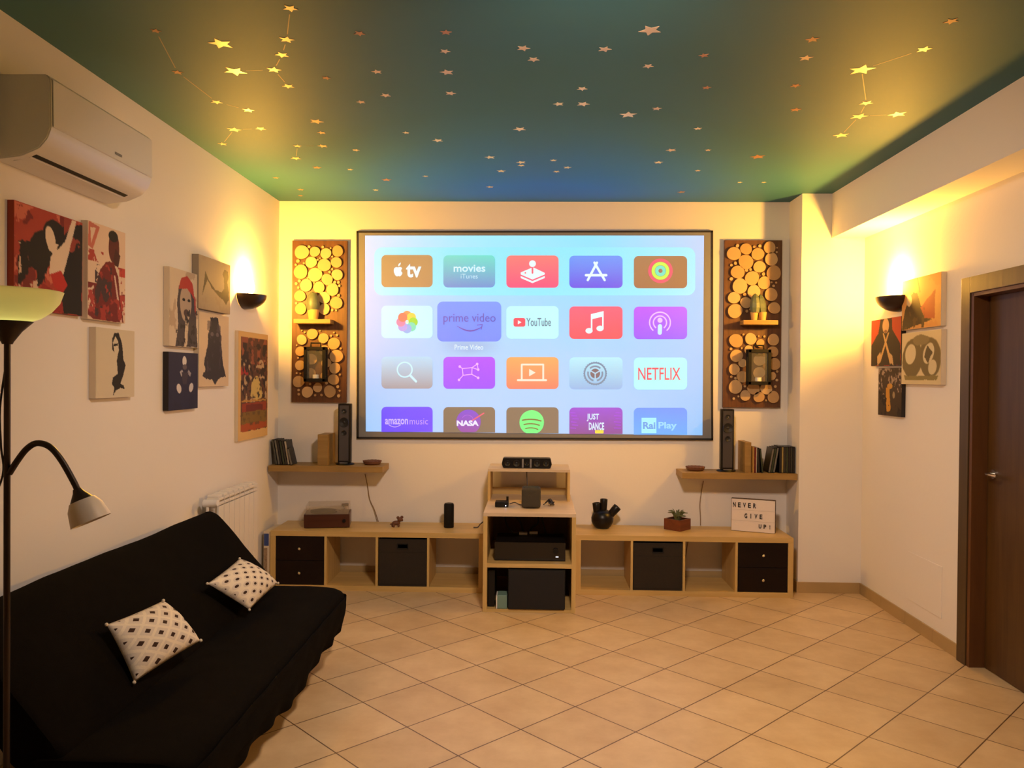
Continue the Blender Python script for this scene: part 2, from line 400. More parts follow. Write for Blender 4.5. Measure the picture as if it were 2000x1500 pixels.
def struct(name, mb, mat, parent=None):
    o = mb.build(name, mat, parent, recenter=False)
    if parent is None: o['kind'] = 'structure'
    return o
def text_mesh(body, bold=0.0):
    cu = bpy.data.curves.new('t', 'FONT'); cu.body = body; cu.size = 1; cu.offset = bold; cu.resolution_u = 3
    ob = bpy.data.objects.new('t', cu); COL.objects.link(ob)
    dg = bpy.context.evaluated_depsgraph_get(); me = bpy.data.meshes.new_from_object(ob.evaluated_get(dg))
    V = [(v.co.x, v.co.y) for v in me.vertices]; Fc = [tuple(p.vertices) for p in me.polygons]
    bpy.data.objects.remove(ob); bpy.data.curves.remove(cu); bpy.data.meshes.remove(me)
    return V, Fc
def fit_text(body, x0, y0, x1, y1, bold=0.0):
    V, Fc = text_mesh(body, bold)
    ax, bx = min(v[0] for v in V), max(v[0] for v in V); ay, by = min(v[1] for v in V), max(v[1] for v in V)
    return [(x0+(v[0]-ax)/(bx-ax)*(x1-x0), y0+(v[1]-ay)/(by-ay)*(y1-y0)) for v in V], Fc

# ================================================================== THE ROOM
struct('floor', MB().box(-2.3, 3.3, YN-0.1, D+0.1, -0.1, 0), M['floor'])
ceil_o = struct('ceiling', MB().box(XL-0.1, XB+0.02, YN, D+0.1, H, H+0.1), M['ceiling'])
struct('wall_back', MB().box(XL-0.1, XR+0.1, D, D+0.1, 0, H), M['wall'])
struct('wall_left', MB().box(XL-0.1, XL, YN, D, 0, H), M['wall'])
struct('wall_front', MB().box(XL-0.1, XR+0.1, YN-0.1, YN, 0, H), M['wall'])
DY0, DY1, DZ = 3.30, 4.165, 1.955        # door opening
w = MB().box(XR, XR+0.12, DY1, DC, 0, BZ).box(XR, XR+0.12, DY0, DY1, DZ, BZ).box(XR, XR+0.12, YN, DY0, 0, BZ)
struct('wall_right', w, M['wall'])
struct('wall_corner', MB().box(XC, XR+0.12, DC, D, 0, H), M['wall'])
struct('trim_1', MB().box(XB, XR+0.12, YN, DC, BZ, H), M['beam'])
bt, bh = 0.010, 0.075
struct('baseboard_back', MB().box(XL, XC, D-bt, D, 0, bh, 0.002), M['skirting'])
struct('baseboard_left', MB().box(XL, XL+bt, YN, D-bt, 0, bh, 0.002), M['skirting'])
mb = MB().box(XC, XR-bt, DC-bt, DC, 0, bh, 0.002).box(XC-bt, XC, DC-bt, D-bt, 0, bh, 0.002)
struct('baseboard_corner', mb, M['skirting'])
mb = MB()
y = DC-bt; k = 0
while y > 4.285:
    y2 = max(y-0.335, 4.28); mb.box(XR-bt, XR, y2+0.0012, y, 0, bh, 0.0015); y = y2
struct('baseboard_right', mb, M['skirting'])

# door in the right wall
door = bpy.data.objects.new('door_1', None); COL.objects.link(door); door['kind'] = 'structure'; door.location = (XR, 3.75, 0)
def dpart(name, mb, mat, sm=False):
    bmesh.ops.translate(mb.bm, vec=-Vector(door.location), verts=mb.bm.verts); o = mb.build(name, mat, door, sm); return o
cw = 0.085
mb = MB().box(XR-0.022, XR+0.0, DY1+0.015, DY1+0.015+cw, 0, DZ+cw, 0.003).box(XR-0.022, XR, DY0-cw, DY0, 0, DZ+cw, 0.003).box(XR-0.022, XR, DY0, DY1+0.015, DZ, DZ+cw, 0.003)
dpart('door_frame', mb, M['door_frame'])
mb = MB().box(XR-0.016, XR+0.075, DY1-0.012, DY1+0.013, 0, DZ, 0.003).box(XR-0.016, XR+0.075, DY0, DY1, DZ-0.02, DZ, 0.003).box(XR-0.016, XR+0.075, DY0, DY0+0.02, 0, DZ, 0.003)
dpart('door_jamb', mb, M['jamb'])
dpart('door_panel', MB().box(XR+0.062, XR+0.10, DY0+0.02, DY1-0.016, 0.005, DZ-0.02, 0.003), M['door'])
mb = MB().cyl((XR+0.062, 4.085, 1.02), (XR+0.052, 4.085, 1.02), 0.024)
mb.tube([(XR+0.056, 4.085, 1.02), (XR+0.02, 4.085, 1.02), (XR+0.014, 4.07, 1.02), (XR+0.014, 3.98, 1.02)], 0.008, smooth=False)
dpart('door_handle', mb, M['knob'], True)

# flush cover plate low on the right wall
mb = MB().box(XR-0.004, XR, 4.46, 4.86, 0.16, 0.452, 0.0015)
tag(mb.build('cover_plate', M['wall']), 'flush painted cover plate low on the right wall between corner and door', 'cover plate')

# unseen fixture added around the fill light, above the upper edge of the view
t = thing('added_ceiling_lamp', 'added round white fill lamp, unseen above the upper edge of the view', 'ceiling lamp', (FILL_LAMP[0], FILL_LAMP[1], H-0.085))
MB().lathe([(0, .084), (.21, .084), (.22, .07), (.22, .02), (.205, .012), (.20, .02), (.20, .065), (0, .065)], n=40).build('housing', M['white'], t, True)
# ---- stars of the ceiling mural (printed shapes)
STARS = [(567,16,28,0),(304,60,20,1),(431,85,45,0),(560,77,28,0),(551,107,26,0),(459,139,42,0),(535,136,27,0),(563,168,23,0),(347,141,21,1),
(423,199,22,0),(485,215,22,0),(457,253,26,0),(509,251,20,0),(435,281,17,0),(637,152,17,1),(618,237,26,0),(628,259,16,0),(581,285,16,0),(630,285,19,0),
(578,309,20,0),(619,327,17,1),(539,347,12,1),(587,370,13,1),(587,382,10,1),(695,293,14,0),(684,331,11,0),(702,65,22,1),(871,63,22,1),(869,100,20,2),
(873,141,26,2),(736,140,20,2),(753,186,20,2),(705,199,17,2),(880,182,20,2),(1022,94,25,2),(1042,116,22,2),(793,259,13,0),(855,274,20,0),(1015,252,24,0),
(957,307,20,0),(1018,317,18,0),(1018,323,13,0),(979,334,17,0),(1081,313,13,0),(1087,335,13,0),(957,365,14,2),(831,344,11,2),(755,351,19,1),(734,371,11,0),
(1270,59,42,2),(1181,96,25,2),(1266,129,20,2),(1375,108,19,1),(1380,171,17,1),(1137,173,20,0),(1091,203,20,0),(1139,203,24,0),(1227,224,32,0),
(1283,212,18,2),(1363,251,15,0),(1108,327,15,0),(1311,293,19,2),(1286,317,17,0),(1383,293,12,2),(1363,333,11,2),(1331,375,15,1),(1445,356,9,0),(1492,356,9,0),
(1587,77,25,1),(1574,113,25,2),(1858,41,26,1),(1805,96,27,0),(1683,136,46,0),(1692,201,24,0),(1678,227,31,0),(1753,223,32,0),(1643,264,28,0),
(1554,214,20,1),(1554,167,19,1),(1480,306,28,1)]
M['star_mid'] = plain('pale_star', (0.70, 0.52, 0.33), 0.45, 0.1)
for u, v, wpx, tone in STARS:
    c = AT(u, v, z=H); R = wpx/2*(c.y/F_PX)*1.1; R2 = R*0.46; a0 = random.uniform(0, 1.3)
    pts = [((R if i % 2 == 0 else R2)*math.cos(a0+i*PI/5), (R if i % 2 == 0 else R2)*math.sin(a0+i*PI/5)) for i in range(10)]
    o = MB().prism(pts, -0.0012, 0, 'xy').build('star', [M['star'], M['star_dim'], M['star_mid']][tone], ceil_o)
    o.location = (c.x, c.y, H)
for chain in [[(304,60),(347,141),(423,199),(485,215)], [(459,139),(535,136),(563,168)], [(567,16),(560,77),(551,107),(535,136)], [(435,281),(457,253),(509,251)],
              [(630,285),(581,285),(578,309)], [(1805,96),(1683,136),(1692,201),(1678,227),(1753,223)], [(1678,227),(1643,264)]]:
    mb = MB()
    for a, b in zip(chain, chain[1:]):
        p, q = AT(*a, z=H), AT(*b, z=H); d = (q-p); L_ = d.length; d.normalize(); p = p+d*0.05; q = q-d*0.05; n = Vector((-d.y, d.x, 0))*0.0018
        mb.prism([(p.x+n.x, p.y+n.y), (q.x+n.x, q.y+n.y), (q.x-n.x, q.y-n.y), (p.x-n.x, p.y-n.y)], H-0.0006, H, 'xy')
    mb.build('constellation_line', M['star_line'], ceil_o)

# ================================================================== PROJECTION SCREEN
AMB = np.array((0.185, 0.105, 0.04))       # room light already falling on the fabric
YS = D-0.022
def clr(c, pos=None):
    k = 1.0
    if pos is not None: k = 0.85+0.75*((pos[0]-1060)/330)**2*(1.25-(pos[1]-460)/500)
    return tuple(float(x) for x in np.clip(np.array(lin(c))-AMB*k, 0.0, 1.2))
class Deco:
    """flat coloured shapes laid out on the picture plane of the screen"""
    def __init__(s, layer): s.V = []; s.F = []; s.C = []; s.y = YS-0.0012*layer; s.k = 0
    def add(s, pts, faces, c, c2=None):
        s.k += 1; y = s.y-0.00008*s.k; base = len(s.V)
        vs = [p[1] for p in pts]; v0, v1 = min(vs), max(vs)
        for p in pts:
            s.V.append(tuple(AT(p[0], p[1], y=y)))
            t = (p[1]-v0)/max(v1-v0, 1e-6)
            a = clr(c, p); b = clr(c2, p) if c2 else a
            s.C.append(tuple(a[i]*(1-t)+b[i]*t for i in range(3)))
        for f in faces: s.F.append(tuple(base+i for i in f))
        return s
    def poly(s, pts, c, c2=None): return s.add(pts, [tuple(range(len(pts)))], c, c2)
    def rrect(s, x0, y0, x1, y1, r, c, c2=None, clip=None):
        pts = []
        for cx, cy, a in ((x1-r, y0+r, -PI/2), (x1-r, y1-r, 0), (x0+r, y1-r, PI/2), (x0+r, y0+r, PI)):
            for i in range(7): pts.append((cx+r*math.cos(a+i*PI/12), cy+r*math.sin(a+i*PI/12)))
        if clip: pts = [(p[0], min(p[1], clip)) for p in pts]
        q = [pts[0]]
        for p in pts[1:]:
            if math.hypot(p[0]-q[-1][0], p[1]-q[-1][1]) > 0.05: q.append(p)
        return s.poly(q, c, c2)
    def disc(s, cx, cy, r, c, ry=None, n=28, c2=None, clip=None):
        pts = [(cx+r*math.cos(2*PI*i/n), cy+(ry or r)*math.sin(2*PI*i/n)) for i in range(n)]
        if clip: pts = [(p[0], min(p[1], clip)) for p in pts]
        return s.poly(pts, c, c2)
    def ring(s, cx, cy, r0, r1, c, a0=0, a1=2*PI, n=36, c2=None):
        pts = []; F = []
        for i in range(n+1):
            a = a0+(a1-a0)*i/n
            pts += [(cx+r0*math.cos(a), cy+r0*math.sin(a)), (cx+r1*math.cos(a), cy+r1*math.sin(a))]
        for i in range(n): F.append((2*i, 2*i+1, 2*i+3, 2*i+2))
        return s.add(pts, F, c, c2)
    def line(s, pts, w, c, cap=True):
        for a, b in zip(pts, pts[1:]):
            dx, dy = b[0]-a[0], b[1]-a[1]; L_ = math.hypot(dx, dy); nx, ny = -dy/L_*w/2, dx/L_*w/2
            s.poly([(a[0]+nx, a[1]+ny), (b[0]+nx, b[1]+ny), (b[0]-nx, b[1]-ny), (a[0]-nx, a[1]-ny)], c)
        if cap:
            for p in pts: s.disc(p[0], p[1], w/2, c, n=12)
        return s
    def text(s, body, x0, y0, x1, y1, c, bold=0.0, c2=None):
        V, Fc = fit_text(body, x0, -y1, x1, -y0, bold)
        return s.add([(p[0], -p[1]) for p in V], Fc, c, c2)
    def build(s, name, parent, mat='projected'):
        me = bpy.data.meshes.new(name); o = bpy.data.objects.new(name, me); COL.objects.link(o)
        org = Vector(parent.matrix_world.translation) if parent else Vector()
        me.from_pydata([tuple(Vector(v)-ORG) for v in s.V], [], s.F); me.materials.append(M[mat])
        at = me.color_attributes.new('Col', 'FLOAT_COLOR', 'POINT')
        at.data.foreach_set('color', np.array([(*c, 1) for c in s.C], dtype=np.float32).ravel())
        o.parent = parent; return o
ORG = Vector((-0.011, D, 1.04))
screen = thing('projection_screen', 'large white projection screen with thin black edge showing rows of app tiles', 'projection screen', ORG)
def spart(name, mb, mat, parent=screen, sm=False):
    bmesh.ops.translate(mb.bm, vec=-ORG, verts=mb.bm.verts); return mb.build(name, mat, parent, sm)
c = [AT(698, 453, y=YS), AT(1391, 452, y=YS), AT(1391, 858, y=YS), AT(699, 855, y=YS)]
spart('fabric', MB().prism([(p.x, p.z) for p in c], D-0.020, D-0.002), M['screen_white'])
mb = MB()
def quadbar(mb, a, b, wd, y0, y1):
    d = (b-a); d.y = 0; d.normalize(); n = Vector((-d.z, 0, d.x))*wd/2
    a = a-d*wd/2; b = b+d*wd/2
    mb.prism([(a.x+n.x, a.z+n.z), (b.x+n.x, b.z+n.z), (b.x-n.x, b.z-n.z), (a.x-n.x, a.z-n.z)], y0, y1)
for i in range(4): quadbar(mb, c[i], c[(i+1) % 4], 0.013, D-0.024, D-0.002)
spart('black_border', mb, M['screen_edge'])
# projected background picture: a grid carrying a soft colour field
PX0, PX1, PY0 = 713, 1375, 460
def ybot(u): return 842.5+(u-713)/660*7.5
def field(s, t):
    C0 = [[(222,234,255),(165,238,255),(150,232,255),(205,222,255)],
          [(196,214,255),(175,222,255),(160,220,255),(172,212,255)],
          [(188,210,255),(185,216,255),(182,216,255),(170,208,255)],
          [(188,216,255),(192,216,255),(185,214,252),(168,206,252)]]
    gx, gy = s*3, t*3; i, j = min(int(gx), 2), min(int(gy), 2); fx, fy = gx-i, gy-j
    g = lambda a, b: np.array(C0[b][a], float)
    return tuple((g(i, j)*(1-fx)+g(i+1, j)*fx)*(1-fy)+(g(i, j+1)*(1-fx)+g(i+1, j+1)*fx)*fy)
dc = Deco(0); nx, ny = 60, 36
for j in range(ny+1):
    for i in range(nx+1):
        s_, t_ = i/nx, j/ny; u = PX0+(PX1-PX0)*s_ - 3*t_*s_ + 1.5*t_*(1-s_)
        v = PY0+(ybot(u)-PY0)*t_
        dc.V.append(tuple(AT(u, v, y=YS))); cc = field(s_, t_); cc = np.array(cc)
        # soft grey shadow under the enlarged tile
        e = max(0, 1-abs(u-917)/66)*max(0, 1-abs(v-676)/22); cc = cc*(1-0.42*min(1, 1.7*e))+np.array((150,160,200))*0.42*min(1, 1.7*e)
        dc.C.append(clr(cc, (u, v)))
for j in range(ny):
    for i in range(nx):
        a = j*(nx+1)+i; dc.F.append((a, a+nx+1, a+nx+2, a+1))
dc.build('projected_picture', screen)
Deco(1).rrect(731, 483, 1358, 577, 16, (178,246,255), (176,246,255)).build('menu_shelf', screen)
W_ = (235, 253, 253)
GRY = (150, 122, 92)
COLS = [(745, 845), (866, 967), (989, 1091), (1112, 1216), (1238, 1342)]
def tile(ci, ri, c1, c2=None, name='app_tile'):
    x0, x1 = COLS[ci]; sk = (x0-745)/500*2.0
    y0, y1 = [(498, 561), (597, 660.5), (696.5, 759), (794.5, 870)][ri]
    d = Deco(2); clip = ybot((x0+x1)/2) if ri == 3 else None
    d.rrect(x0, y0+sk, x1, y1+sk, 9, c1, c2, clip=clip)
    return d.build(name, screen), x0, y0+sk, (x0+x1)/2, (y0+y1)/2+sk
def logo(parent): return Deco(3)
# row 1
t, *_ = tile(0, 0, (196,150,96), (200,150,98)); d = Deco(3)
ap = [(-9,-2),(-7.5,-6),(-4,-7.5),(-.5,-6.6),(2.5,-7.8),(6,-6.8),(7.6,-5),(5.6,-2),(5.6,1),(8.2,4),(6,8.5),(3.2,11),(0,10.2),(-3,11),(-6.2,8.5),(-8.6,3)]
d.poly([(778+p[0], 529+p[1]) for p in ap], W_); d.poly([(777.5,520.5),(778.5,515.5),(783,512.5),(782,517.5)], W_)
d.text('tv', 793, 515, 823, 542, W_, 0.03).build('app_logo', t)
t, *_ = tile(1, 0, (115,228,210), (120,150,215)); d = Deco(3)
d.text('movies', 886, 517, 948, 531, (215,245,255), 0.02).text('iTunes', 900, 535, 933, 544, (205,238,255)).build('app_logo', t)
t, *_ = tile(2, 0, (255,130,120), (255,85,130)); d = Deco(3)
d.poly([(1017,532),(1041,522),(1064,533),(1064,536),(1040,546),(1017,536)], W_).poly([(1017,539),(1040,549),(1064,539),(1064,543),(1040,553),(1017,543)], W_)
d.line([(1040,515),(1040,533)], 3.4, (255,100,120)); d.disc(1040,515,6.6,W_).disc(1026,533,1.6,(255,110,120)).build('app_logo', t)
t, *_ = tile(3, 0, (115,160,255), (110,35,235)); d = Deco(3)
d.line([(1166,513),(1148,547)], 4.6, W_).line([(1161,513),(1181,547)], 4.6, W_).line([(1144.5,537.5),(1184,537.5)], 5, W_).build('app_logo', t)
t, *_ = tile(4, 0, (182,132,88), (178,122,80)); d = Deco(3)
d.ring(1290,529,18,24,(255,95,120)).ring(1290,529,11,17.5,(215,250,90)).ring(1290,529,4,10.5,(110,235,205)).build('app_logo', t)
# row 2
t, *_ = tile(0, 1, (205,246,255), (205,252,255)); d = Deco(3)
for k, cc in enumerate([(255,160,100),(250,220,90),(170,225,70),(120,230,190),(160,185,245),(195,170,240),(245,140,180),(250,130,105)]):
    a = -PI/2+k*PI/4; d.disc(795+12*math.cos(a), 629+13*math.sin(a), 9.0, cc, n=18)
d.disc(795.5, 629, 2.4, (255,240,210), n=10).build('app_logo', t)
d = Deco(2); d.rrect(854, 589, 979, 667, 11, (128,158,255), (124,146,255)); t = d.build('app_tile', screen)
d = Deco(3); d.text('prime video', 866, 612, 968, 634, (112,92,190), 0.004)
arc = [(893+i*4.3, 637+9.2*math.sin(PI*(i/11.0)*0.93)) for i in range(12)]
for i, (p, q) in enumerate(zip(arc, arc[1:])): d.line([p, q], 1.0+2.0*math.sin(PI*(i+.5)/11), (128,88,185))
d.line([(932,635),(942,633.5),(940,643)], 1.5, (128,88,185)).build('app_logo', t)
d = Deco(2); d.text('Prime Video', 888, 673, 944, 683, (232,244,255), 0.012).build('app_caption', screen)
t, *_ = tile(2, 1, (196,252,255)); d = Deco(3)
d.rrect(1003,621,1026,638,4,(255,85,100)).poly([(1011.5,625.5),(1011.5,633.5),(1018.5,629.5)], W_)
d.text('YouTube', 1028, 621, 1076, 637, (110,125,145), 0.01).build('app_logo', t)
t, *_ = tile(3, 1, (255,105,130), (255,92,100)); d = Deco(3)
d.poly([(1154,613.5),(1179,607.5),(1179,618),(1154,624)], W_).line([(1155.5,615),(1155.5,645)], 3, W_, False).line([(1177.5,610),(1177.5,641)], 3, W_, False)
d.disc(1150.5,646,7,W_,5.4).disc(1172,641.5,7,W_,5.4).build('app_logo', t)
t, *_ = tile(4, 1, (205,95,255), (165,60,255)); d = Deco(3)
PK = (240,200,255)
d.ring(1289,630,19,21.6,PK,-PI*1.28,PI*.28).ring(1289,630,11.5,14.2,PK,-PI*1.3,PI*.3).disc(1289,625.5,5,PK).line([(1289,637),(1288.6,650)],8.4,(205,240,255)).build('app_logo', t)
# row 3
t, *_ = tile(0, 2, (188,224,250), (182,165,165)); d = Deco(3)
d.ring(790.5,722,13,15.8,(205,244,255)).line([(801,733),(812.5,745)],4.6,(212,246,255)).build('app_logo', t)
t, *_ = tile(1, 2, (192,80,255), (172,22,255)); d = Deco(3); PK = (250,185,255)
pts = {'a':(898,716),'b':(903,720),'c':(922,718),'d':(932,711),'e':(934,722),'f':(921.5,731),'g':(904.5,733),'h':(896.5,742),'i':(934,738)}
for a, b in ('ab','bc','cd','de','ec','cf','fg','gb','gh','fi'): d.line([pts[a], pts[b]], 1.7, PK)
for k in 'adehi': d.disc(*pts[k], 2.6, PK, n=12)
d.build('app_logo', t)
t, *_ = tile(2, 2, (255,178,100), (255,138,105)); d = Deco(3); CW = (255,238,215)
d.line([(1019,740),(1019,712),(1061,712),(1061,740)], 3.4, CW).line([(1011.5,742.5),(1066.5,742.5)], 4, CW).poly([(1033.5,720.5),(1033.5,735),(1046,727.8)], CW).build('app_logo', t)
t, *_ = tile(3, 2, (190,242,255), (160,190,232)); d = Deco(3); GR = (138,148,168)
d.ring(1162.5,729.5,19.5,22.5,GR).disc(1162.5,729.5,9.5,(140,110,110))
for k in range(3):
    a = PI/2+k*2*PI/3; d.ring(1162.5,729.5,12.5,15.8,GR,a+.25,a+2*PI/3-.25,n=12); d.line([(1162.5,729.5),(1162.5+15*math.cos(a+PI/3*2), 729.5+15*math.sin(a+PI/3*2))],2.4,(185,218,240))
for k in range(30):
    a = k*2*PI/30; d.line([(1162.5+21*math.cos(a),729.5+21*math.sin(a)),(1162.5+23.4*math.cos(a),729.5+23.4*math.sin(a))],1.6,GR,False)
d.build('app_logo', t)
t, *_ = tile(4, 2, (186,252,252)); d = Deco(3)
d.text('NETFLIX', 1246.5, 718, 1329, 742, (255,72,102), 0.006).build('app_logo', t)
# row 4, cut by the picture's lower edge
t, *_ = tile(0, 3, (135,35,255)); d = Deco(3)
d.text('amazon', 752, 818, 797, 829, (225,195,255), 0.02).text('music', 800, 817, 836, 829, (215,170,255))
arc = [(759+i*3.0, 829.5+4.5*math.sin(PI*i/8)) for i in range(9)]; d.line(arc, 1.3, (225,195,255), False).build('app_logo', t)
t, *_ = tile(1, 3, GRY); d = Deco(3)
d.disc(915, 824, 24, (150,90,215), c2=(170,95,170), clip=844).line([(921,822),(945,807)], 2.6, (250,110,120)).ring(913,822,11,12,(195,120,225),-2.6,0.4,n=14)
d.text('NASA', 892, 821, 935, 832, (245,240,255), 0.05).build('app_logo', t)
t, *_ = tile(2, 3, GRY); d = Deco(3)
d.disc(1038.5, 825, 24, (135,250,135), clip=846)
for k, (hw, yy) in enumerate(((18, 819), (15, 827.5), (12, 835.5))):
    d.line([(1038.5+hw*t_, yy+2.4*(t_+.15)**2) for t_ in [-1,-.66,-.33,0,.33,.66,1]], 2.6-0.3*k, (150,122,60))
d.build('app_logo', t)
t, *_ = tile(3, 3, (170,55,215), (155,75,150)); d = Deco(3)
for k in range(6): d.line([(1114+2*k%5,806+6*k),(1124+3*k%7,806.5+6*k)],1.2,(190,75,235),False).line([(1202-3*k%6,806+6*k),(1213,806.5+6*k)],1.2,(190,75,235),False)
d.text('JUST', 1146, 808, 1170, 823, (225,242,255), 0.03).text('DANCE', 1150, 825, 1180, 840, (225,242,255), 0.03)
d.rrect(1162, 840, 1179, 846.5, 1.5, (250,225,70)).build('app_logo', t)
t, *_ = tile(4, 3, (108,160,255), (112,182,255)); d = Deco(3)
d.poly([(1253,816),(1282,816),(1282,846),(1253,846)], (175,245,255)).text('Rai', 1256, 824, 1280, 838, (120,165,235), 0.03).text('Play', 1286, 824, 1322, 841, (170,225,255), 0.03).build('app_logo', t)

# ================================================================== WALL PANELS WITH LOG SLICES
def crop(u0, v0, k, L): return [(u0+x/k, v0+y/k, r/k) for x, y, r in L]
LT = crop(560, 460, 8.82, [(270,293,118),(493,285,86),(683,315,90),(885,275,92),(430,465,95),(655,515,108),(862,468,90),(250,630,118),(498,680,118),(878,680,92),
 (705,760,94),(343,862,104),(565,898,96),(797,935,104),(238,1045,94),(652,1075,100),(862,1163,102),(250,1265,96),(655,1270,92),
 (392,197,24),(627,203,22),(763,222,15),(200,443,30),(303,480,18),(163,508,20),(540,420,17),(578,395,15),(790,368,17),(788,583,19),(745,633,21),(370,735,16),(225,785,26),
 (170,833,26),(207,900,22),(480,820,16),(832,808,26),(897,808,24),(912,868,20),(900,1035,26),(170,1168,20),(790,1285,22),(857,1290,16)])
LB = crop(560, 620, 8.82, [(450,285,90),(268,385,84),(640,360,86),(820,452,100),(245,585,82),(862,668,110),(660,570,88),(240,825,84),(837,875,92),(690,785,82),(215,1105,98),(815,1070,92),
 (365,1285,94),(542,1208,78),(750,1275,100),(650,1005,60),(430,720,95),(420,960,88),(268,225,14),(318,258,16),(580,230,12),(820,260,14),(772,315,18),(872,305,20),(935,535,18),(203,697,16),(180,960,16),(245,965,16),
 (410,1145,22),(690,1130,24),(922,985,20),(885,1193,26),(917,1262,18),(213,1250,22),(215,1322,22),(495,1340,20),(605,1335,22),(900,1350,28),(180,480,14),(690,935,14)])
RT = crop(1400, 460, 8.82, [(287,318,112),(495,238,94),(697,325,102),(900,213,98),(493,460,120),(930,412,106),(352,635,110),(725,545,98),(970,650,120),(597,740,116),
 (805,820,104),(390,875,124),(630,970,108),(925,1020,106),(288,1075,98),(492,1160,92),(977,1252,98),(307,1303,118),
 (350,182,28),(637,200,22),(735,185,26),(315,482,26),(245,515,22),(505,600,28),(575,590,22),(797,668,28),(243,750,28),(475,1018,28),(935,808,16),(1015,815,18),(970,870,22),(1030,215,14),(1025,290,16),
 (510,1305,24),(565,1275,16)])
RB = crop(1400, 620, 8.335, [(305,380,106),(543,350,90),(910,365,90),(312,625,98),(275,845,86),(410,745,64),(295,1130,106),(455,1270,82),(410,965,90),(677,1295,84),(910,1295,92),
 (900,560,86),(930,760,92),(890,955,62),(590,1160,95),(795,1160,92),(700,420,62),(510,530,70),(690,690,95),(680,900,90),
 (428,278,16),(675,305,14),(768,310,18),(225,512,22),(400,500,14),(232,965,20),(297,990,20),(450,1122,18),(975,880,20),(970,1020,22),(945,1125,22),(270,1320,20),(345,1285,16),(795,1350,16)])
Yp = D-0.028
def panel(name_label, corners, circles):
    c = [AT(u, v, y=Yp) for u, v in corners]
    x0 = (c[0].x+c[3].x)/2; x1 = (c[1].x+c[2].x)/2; z1 = (c[0].z+c[1].z)/2; z0 = (c[2].z+c[3].z)/2
    org = Vector(((x0+x1)/2, D, z0))
    t = thing('decorative_panel', name_label, 'wall panel', org, group='log slice panels beside the screen')
    mb = MB().box(x0-org.x, x1-org.x, -0.028, -0.002, 0, z1-z0, 0.002)
    mb.build('backing_board', M['walnut'], t)
    for u, v, r in circles:
        p = AT(u, v, y=Yp); rr = r*p.y/F_PX*1.03; n = 26 if rr > .015 else 14
        if p.x-rr < x0+.004 or p.x+rr > x1-.004 or p.z-rr < z0+.004: continue
        b = MB(); ph = random.uniform(0, 6)
        th = 0.016 if rr > .015 else 0.011
        pts = [(rr*(1+.035*math.sin(2*a+ph)+.02*math.sin(3*a+2*ph))*math.cos(a), rr*(1+.035*math.sin(2*a+ph)+.02*math.sin(3*a+2*ph))*math.sin(a)) for a in [2*PI*i/n for i in range(n)]]
        b.prism(pts, 0, -th, 'xz')
        o = b.build('log_slice', [M['slice'], M['bark']], t); o.location = (p.x-org.x, -0.0285, p.z-org.z)
        for f in o.data.polygons:
            if abs(f.normal.y) < 0.5: f.material_index = 1
    return t, x0, x1, z0, z1
panL, *lb = panel('dark walnut wall panel of pale log slices left of the projection screen', [(571,470),(678,470),(677,786),(569,786)], LT+LB)
panR, *rb = panel('dark walnut wall panel of pale log slices right of the projection screen', [(1413,469),(1526,469),(1526,796),(1414,796)], RT+RB)

def ledge(t, ox, x0, x1, ztop):
    org = t.location; mb = MB().box(x0-org.x, x1-org.x, -0.135, -0.0285, ztop-0.032-org.z, ztop-org.z, 0.003)
    tag(mb.build('ledge', M['oak_dark'], t), 'pale oak ledge')
yl = D-0.135
a, b = AT(573, 623, y=yl), AT(637, 623, y=yl); ledge(panL, 0, a.x, b.x+0.03, a.z+0.0)
zL = a.z
a2, b2 = AT(1455, 625, y=yl), AT(1520, 625, y=yl); ledge(panR, 0, a2.x-0.01, b2.x, a2.z); zR = a2.z
# pots on the two ledges
def bullet(mb, c, r, h, n=18, tilt=0.0):
    prof = [(0.001, 0), (r*.82, 0.004), (r, h*.28), (r*.97, h*.5), (r*.78, h*.75), (r*.42, h*.93), (0, h)]
    mb.lathe(prof, c, n, mat=Matrix.Rotation(tilt, 4, 'Y'))
pL = AT(612, 622, y=D-0.085); x = pL.x
t = thing('potted_cactus', 'grey-green bullet shaped cactus in an ochre pot on the left panel ledge', 'potted plant', (x, D-0.085, zL), group=None)
MB().lathe([(0, 0), (0.033, 0), (0.043, 0.072), (0.038, 0.072), (0.036, 0.06), (0, 0.06)]).build('pot', M['cream_pot'], t, True)
mb = MB(); bullet(mb, (-0.004, 0, 0.062), 0.05, 0.145)
mb.build('cactus', M['cactus'], t, True)
pR = AT(1482, 622, y=D-0.085); x = pR.x
t = thing('potted_cactus', 'pair of pointed dark green leaves in two small pots on the right panel ledge', 'potted plant', (x, D-0.085, zR))
for dx, mt_ in ((-0.033, 'cream_pot'), (0.028, 'cream_pot')):
    o = MB().lathe([(0, 0), (0.020, 0), (0.028, 0.06), (0.024, 0.06), (0.022, 0.05), (0, 0.05)]).build('pot', M[mt_], t, True); o.location = (dx, 0, 0)
mb = MB(); bullet(mb, (-0.028, -0.002, 0.052), 0.038, 0.145, 8); mb.build('cactus', M['cactus'], t, False)
mb = MB(); bullet(mb, (0.026, 0.004, 0.052), 0.034, 0.14, 6, -0.12); mb.build('cactus', M['cactus'], t, False)
